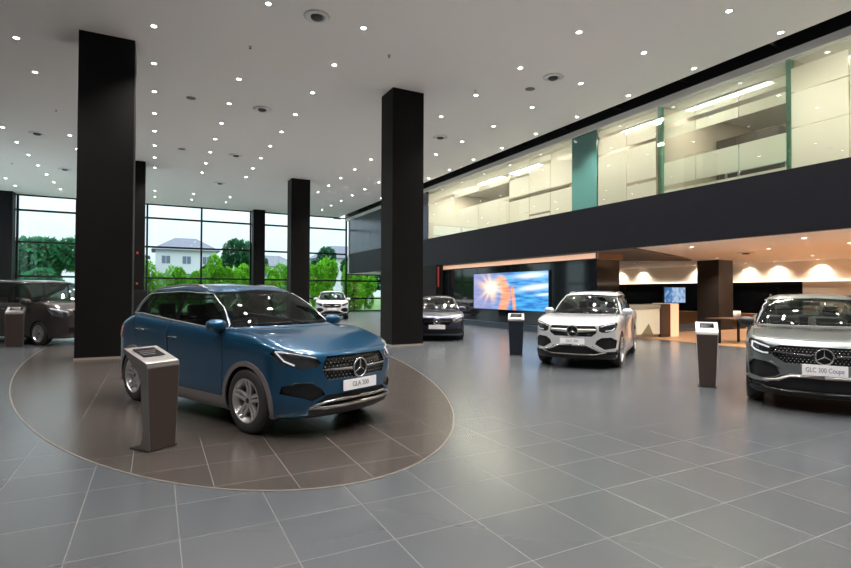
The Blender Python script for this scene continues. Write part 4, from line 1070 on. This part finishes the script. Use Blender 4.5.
# ---- mid-size SUV (white)
gr2 = [(-.46, .90), (.46, .90), (.50, .84), (.50, .76), (.40, .68), (-.40, .68), (-.50, .76), (-.50, .84)]
GLC = dict(xf=2.30, xr=-2.37, xa=1.437, W=.945, wr=.372, rim=.255, spokes=5, sstyle='twin', gc=.20, hz=.95, belt0=1.09, belt1=1.17, rearz=1.08, fr=1.05, dens=.8,
    cx=.98, cz=1.10, hx=.10, gb=.83, rt=.63, rgx=-2.25, rrx=-1.92, rgz=1.15, roof=[(-2.4, 1.44), (-1.9, 1.55), (-1.2, 1.61), (-.5, 1.63), (0, 1.60), (.2, 1.56)], paint=P_WHITE,
    wins=[[(.66, .9), (.66, 1.12), (.60, 1.12), (-.06, 1.64), (-.52, 1.64), (-.52, .9)], [(-.62, .9), (-.62, 1.7), (-1.42, 1.7), (-1.48, .9)], [(-1.53, .9), (-1.50, 1.7), (-2.0, 1.7), (-2.12, 1.0)]],
    doors=[[(.90, .36), (.90, 1.08), (.64, 1.14), (.02, 1.64), (-.55, 1.64), (-.58, .36)], [(-.59, .36), (-.565, 1.64), (-1.46, 1.64), (-1.55, 1.15), (-1.28, .82), (-.98, .44), (-.95, .36)]],
    handles=[(-.38, .95), (-1.28, .98)], rails=mat('rail_silver', (.6, .6, .6), .25, .9), bonnet=[(-.82, .99), (-.55, .965), (0, .955), (.55, .965), (.82, .99), (.82, 1.3), (-.82, 1.3)], clad=False, sill=True, sillm=STEEL,
    front=[dict(name='grille', poly=gr2, lab=70, mat=GLOSSB, depth=.03),
           dict(name='lower_intake', poly=[(-.90, .30), (-.90, .375), (-.58, .375), (-.42, .49), (.42, .49), (.58, .375), (.90, .375), (.90, .30)], lab=72, mat=BLACK, depth=.03),
           dict(name='side_intake', poly=[(.47, .53), (.50, .60), (.60, .66), (.78, .67), (.88, .60), (.86, .44), (.66, .42)], lab=74, mat=BLACK, depth=.035, mirror=1),
           dict(name='front_lip', poly=[(-.86, .16), (-.86, .30), (.86, .30), (.86, .16)], lab=76, mat=BLACK, depth=-.002)],
    head=dict(az=35, pts=[(2.20, .53, .80), (2.19, .54, .90), (2.05, .70, .955), (1.88, .84, .97), (1.84, .86, .93), (1.94, .82, .82), (2.08, .68, .765), (2.17, .58, .765)], bowl=PLAST,
        lens=[(.048, (2.08, .64, .86)), (.038, (1.98, .76, .87))],
        drl=[[(2.17, .57, .885), (2.05, .69, .93), (1.90, .82, .95)], [(2.10, .64, .80), (2.00, .75, .81), (1.93, .81, .85)]], dr=.010),
    tail=[(.50, .92), (.94, .88), (.94, 1.06), (.50, 1.04)], star=(.79, .115), plate=(.585, 'GLC 200', .52, .115, 0),
    bars=[(.80, .12, .48, .034, .015, STEEL)], studs=(gr2, .055, .04, .009, mat('stud_grey', (.35, .35, .35), .3, 1.)),
    lines=[([(0, .505, .01), (.30, .505, .01), (.44, .44, .014), (.58, .385, .014), (.88, .395, .006)], .023, CHROME, 'front_blade'), ([(0, .315, .012), (.45, .315, .012), (.62, .35, .01), (.90, .36, .0)], .012, STEEL, 'front_blade')])
# ---- SUV coupe (grey)
gr3 = [(-.50, .885), (.50, .885), (.62, .84), (.58, .74), (.44, .655), (-.44, .655), (-.58, .74), (-.62, .84)]
CPE = dict(GLC); CPE.update(dens=1.0, paint=P_GREY, hz=.93, belt0=1.07, belt1=1.18, cx=.96, cz=1.08, hx=.05, rt=.61, rgx=-2.22, rrx=-1.35, rgz=1.15, W=.945, roof=[(-2.4, 1.22), (-1.9, 1.36), (-1.2, 1.52), (-.6, 1.585), (-.2, 1.585), (.15, 1.535)], rails=mat('coupe_roof_line', (.05, .05, .05), .3), spokes=5,
    wins=[[(.66, .9), (.66, 1.10), (.60, 1.10), (-.10, 1.62), (-.52, 1.62), (-.52, .9)], [(-.62, .9), (-.62, 1.7), (-1.25, 1.6), (-1.55, .9)]],
    front=[dict(name='grille', poly=gr3, lab=70, mat=GLOSSB, depth=.03),
           dict(name='lower_intake', poly=[(-.90, .29), (-.90, .375), (-.66, .375), (-.50, .48), (.50, .48), (.66, .375), (.90, .375), (.90, .29)], lab=72, mat=BLACK, depth=.03),
           dict(name='side_intake', poly=[(.50, .50), (.54, .60), (.66, .655), (.82, .665), (.885, .60), (.87, .45), (.72, .42), (.58, .45)], lab=74, mat=BLACK, depth=.035, mirror=1),
           dict(name='front_lip', poly=[(-.86, .16), (-.86, .29), (.86, .29), (.86, .16)], lab=76, mat=BLACK, depth=-.002)],
    head=dict(az=35, pts=[(2.19, .56, .78), (2.19, .56, .86), (2.08, .68, .91), (1.90, .83, .955), (1.84, .86, .93), (1.92, .83, .81), (2.06, .70, .745), (2.16, .60, .75)], bowl=PLAST,
        lens=[(.045, (2.08, .66, .825)), (.036, (1.98, .77, .84))],
        drl=[[(1.96, .79, .91), (2.04, .71, .885), (2.14, .61, .85)], [(1.93, .81, .92), (1.93, .81, .84), (1.98, .76, .80), (2.08, .67, .768), (2.14, .62, .77)]], dr=.013),
    mirm=PLAST, star=(.765, .100), plate=(.59, 'GLC 300 Coupe', .50, .14, 0), bars=[(.765, .14, .56, .020, .03, DCHROME)], studs=(gr3, .045, .032, .009, mat('stud_bright', (.6, .6, .6), .2, 1.)),
    lines=[([(0, .495, .012), (.38, .495, .012), (.52, .43, .016), (.66, .395, .014), (.90, .41, .004)], .024, STEEL, 'front_blade'), ([(.50, .58, .01), (.60, .655, .008), (.84, .675, .004), (.90, .61, 0), (.88, .46, 0)], .012, P_GREY, 'intake_trim'), ([(0, .285, .012), (.45, .285, .012), (.66, .30, .01), (.88, .33, .0)], .010, DCHROME, 'front_blade')])
# ---- people carrier van
VAN = dict(xf=2.50, xr=-2.60, xa=1.60, W=.96, wr=.345, rim=.238, spokes=10, sstyle='single', gc=.20, hz=1.02, belt0=1.18, belt1=1.19, rearz=1.12, fr=.95, rrnd=.4, dens=.7,
    cx=1.55, cz=1.24, hx=.72, gb=.88, rt=.76, rgx=-2.58, rrx=-2.42, rgz=1.15, roof=[(-2.7, 1.86), (-1.9, 1.90), (-.6, 1.91), (.4, 1.88), (.8, 1.83)], paint=P_VAN, hb=.05,
    wins=[[(1.22, .9), (1.22, 1.24), (1.12, 1.26), (.50, 1.95), (.22, 1.95), (.22, .9)], [(.12, .9), (.12, 2), (-1.0, 2), (-1.0, .9)], [(-1.1, .9), (-1.1, 2), (-2.3, 2), (-2.3, .9)]],
    doors=[[(1.25, .40), (1.30, 1.20), (1.16, 1.28), (.56, 1.90), (.18, 1.90), (.18, .36), (1.0, .36)], [(.16, .36), (.16, 1.90), (-1.05, 1.90), (-1.05, .60), (-.98, .36)]], doornames=['front_door', 'sliding_door'],
    handles=[(.34, 1.02), (.0, 1.02)], clad=False, bonnet=[(-.80, 1.06), (-.5, 1.05), (.5, 1.05), (.80, 1.06), (.8, 1.5), (-.8, 1.5)], mirs=1.35, trim=False,
    front=[dict(name='grille', poly=[(-.50, 1.0), (.50, 1.0), (.44, .78), (-.44, .78)], lab=70, mat=GLOSSB, depth=.03), dict(name='lower_intake', poly=[(-.60, .36), (-.60, .52), (.60, .52), (.60, .36)], lab=72, mat=BLACK, depth=.03)],
    head=dict(az=40, pts=[(2.36, .50, .84), (2.36, .52, .98), (2.20, .74, 1.04), (1.98, .90, 1.09), (1.96, .90, 1.02), (2.10, .84, .86), (2.28, .66, .80)], bowl=LAMPIN, drl=[[(2.33, .55, .96), (2.20, .72, 1.01), (2.02, .88, 1.06)]], dr=.014),
    star=(.89, .11), plate=(.62, '', .52, .11, 0), bars=[(.93, .12, .46, .016, 0, CHROME), (.85, .12, .44, .016, 0, CHROME)])
# ---- saloon
SED = dict(xf=2.25, xr=-2.45, xa=1.42, W=.905, wr=.33, rim=.23, spokes=5, sstyle='single', gc=.15, hz=.76, belt0=.93, belt1=.98, rearz=.96, fr=1.05, dens=.6,
    cx=.75, cz=.96, hx=-.05, gb=.78, rt=.57, rgx=-1.75, rrx=-1.05, rgz=1.02, roof=[(-2.4, .99), (-1.7, 1.12), (-1.05, 1.37), (-.5, 1.44), (-.1, 1.42), (.15, 1.37)], paint=P_NAVY,
    wins=[[(.45, .8), (.45, .96), (.38, .96), (-.22, 1.46), (-.60, 1.46), (-.60, .8)], [(-.70, .8), (-.70, 1.5), (-1.2, 1.4), (-1.6, .95), (-1.5, .8)]],
    doors=[[(.75, .3), (.75, .92), (.45, .97), (-.12, 1.44), (-.62, 1.44), (-.65, .3)], [(-.66, .3), (-.64, 1.44), (-1.3, 1.36), (-1.50, .95), (-1.2, .72), (-.95, .38), (-.93, .3)]],
    handles=[(-.45, .80), (-1.2, .83)], clad=False, bonnet=[(-.78, .80), (-.5, .785), (.5, .785), (.78, .80), (.78, 1.2), (-.78, 1.2)],
    front=[dict(name='grille', poly=[(-.44, .73), (.44, .73), (.48, .63), (.38, .52), (-.38, .52), (-.48, .63)], lab=70, mat=GLOSSB, depth=.03), dict(name='lower_intake', poly=[(-.85, .24), (-.80, .40), (.80, .40), (.85, .24)], lab=72, mat=BLACK, depth=.03)],
    head=dict(az=35, pts=[(2.15, .50, .62), (2.14, .52, .73), (1.98, .72, .785), (1.80, .82, .81), (1.78, .82, .74), (1.95, .76, .65), (2.08, .62, .60)], bowl=LAMPIN, drl=[[(2.10, .56, .72), (1.97, .70, .76), (1.84, .80, .79)]], dr=.013),
    star=(.63, .10), plate=(.46, '', .52, .13, 0), bars=[(.63, .11, .44, .014, .01, CHROME)])
FAR = dict(GLC); FAR.update(dens=.55, paint=P_PEARL, plate=(.60, '', .52, .13, 0), rails=DCHROME)
build_car(GLA, 'compact_suv', 'blue compact SUV with grey wheel arches on the round brown floor', (1.086, 7.543, 0), R(-65.5), (1.02, .965, 1.0))
build_car(CPE, 'coupe_suv', 'grey coupe SUV cut by the right edge, plate reading GLC 300 Coupe', (9.525, 4.584, 0), R(-150.8), (1.0, .93, .98))
build_car(GLC, 'estate_suv', 'silvery white SUV parked in front of the video wall', (9.40, 9.26, 0), R(-144.8), (1.0, .93, .985))
build_car(VAN, 'passenger_van', 'dark brown grey van at the left behind the big left column', (-3.25, 19.85, 0), R(-50), (1, 1, 1))
build_car(SED, 'saloon_car', 'dark navy saloon half hidden by the centre column beside the video wall', (8.98, 16.27, 0), R(-119), (1, 1, 1))
build_car(FAR, 'distant_suv', 'white SUV far away by the end windows, seen above the blue bonnet', (9.43, 30.2, 0), R(-107), (1, 1, 1))

# ================================================================ information podiums
def podium(name, label, loc, rz, m, h=1.0, top=.36, bot=.26, dep=.30, topm=PODS):
    t = thing(name, label, 'information podium', loc, rz, 'information podiums beside the cars')
    # local: front face looks to -Y, reader stands at +Y; side profile in (y, z)
    hf = h*.88
    prof = [(0, .012), (0, hf-.05), (.012, hf-.015), (.04, hf), (dep+.06, h), (dep+.065, h-.02), (.15, hf-.10), (.105, hf-.2), (.10, .16), (.13, .06), (dep*.85, .02), (dep*.85, .012)]
    def wd(z): return (bot+(top-bot)*min(1, z/hf))/2
    bm = bmesh.new(); A = [bm.verts.new((-wd(z), y, z)) for y, z in prof]; D = [bm.verts.new((wd(z), y, z)) for y, z in prof]
    bm.faces.new(A); bm.faces.new(D[::-1])
    for i in range(len(prof)): bm.faces.new((A[i], D[i], D[(i+1) % len(prof)], A[(i+1) % len(prof)]))
    bmesh.ops.recalc_face_normals(bm, faces=bm.faces[:]); link('body', bm, topm, t)
    # brown front skin
    bm = bmesh.new(); q = [(z, wd(z)) for z in (.014, hf*.93)]
    v = [bm.verts.new(p) for p in ((-q[0][1]+.008, -.004, q[0][0]), (q[0][1]-.008, -.004, q[0][0]), (q[1][1]-.008, -.004, q[1][0]), (-q[1][1]+.008, -.004, q[1][0]))]
    v2 = [bm.verts.new(p.co+Vector((0, .006, 0))) for p in v]; bm.faces.new(v[::-1]); bm.faces.new(v2)
    for i in range(4): bm.faces.new((v[i], v[(i+1) % 4], v2[(i+1) % 4], v2[i]))
    bmesh.ops.recalc_face_normals(bm, faces=bm.faces[:]); link('front_panel', bm, m, t)
    # slanted screen
    a = math.atan2(h-hf, dep+.02); L = math.hypot(dep+.02, h-hf)
    mx = Matrix.Translation((0, .04, hf)) @ Matrix.Rotation(a, 4, 'X')
    bm = bmesh.new(); box(bm, -top*.33, top*.33, L*.30, L*.86, .001, .006, .002, mx); s = link('display', bm, GLOSSB, t)
    bm = bmesh.new()
    for k in range(3): box(bm, -top*.26, top*(.26-.08*k), L*(.68-.12*k), L*(.70-.12*k), .006, .0066, 0, mx)
    link('display_text', bm, mat('display_text_grey', (.12, .12, .13), .5), s)
    link('base_plate', B(-bot*.55, bot*.55, -.01, dep*.95, 0, .012, .003), BLACK, t)
podium('podium', 'brown metal information podium with silver edge standing beside the blue car', (.08, 5.72, .004), R(36), PODB, h=.98, top=.36, bot=.28, dep=.30)
podium('podium', 'brown grey podium with white top beside the grey coupe SUV', (8.10, 5.42, 0), R(-54), PODB, h=1.06, top=.33, bot=.25, dep=.28, topm=mat('podium_white_top', (.55, .54, .52), .35, .3))
podium('podium', 'navy fronted podium with silver top between the video wall and the white SUV', (7.92, 10.3, 0), R(-38), PODK, h=1.03, top=.40, bot=.31, dep=.30)
podium('podium', 'small brown podium in front of the van at the left edge', (-3.46, 17.95, 0), R(0), PODB, h=1.10, top=.42, bot=.40, dep=.25)
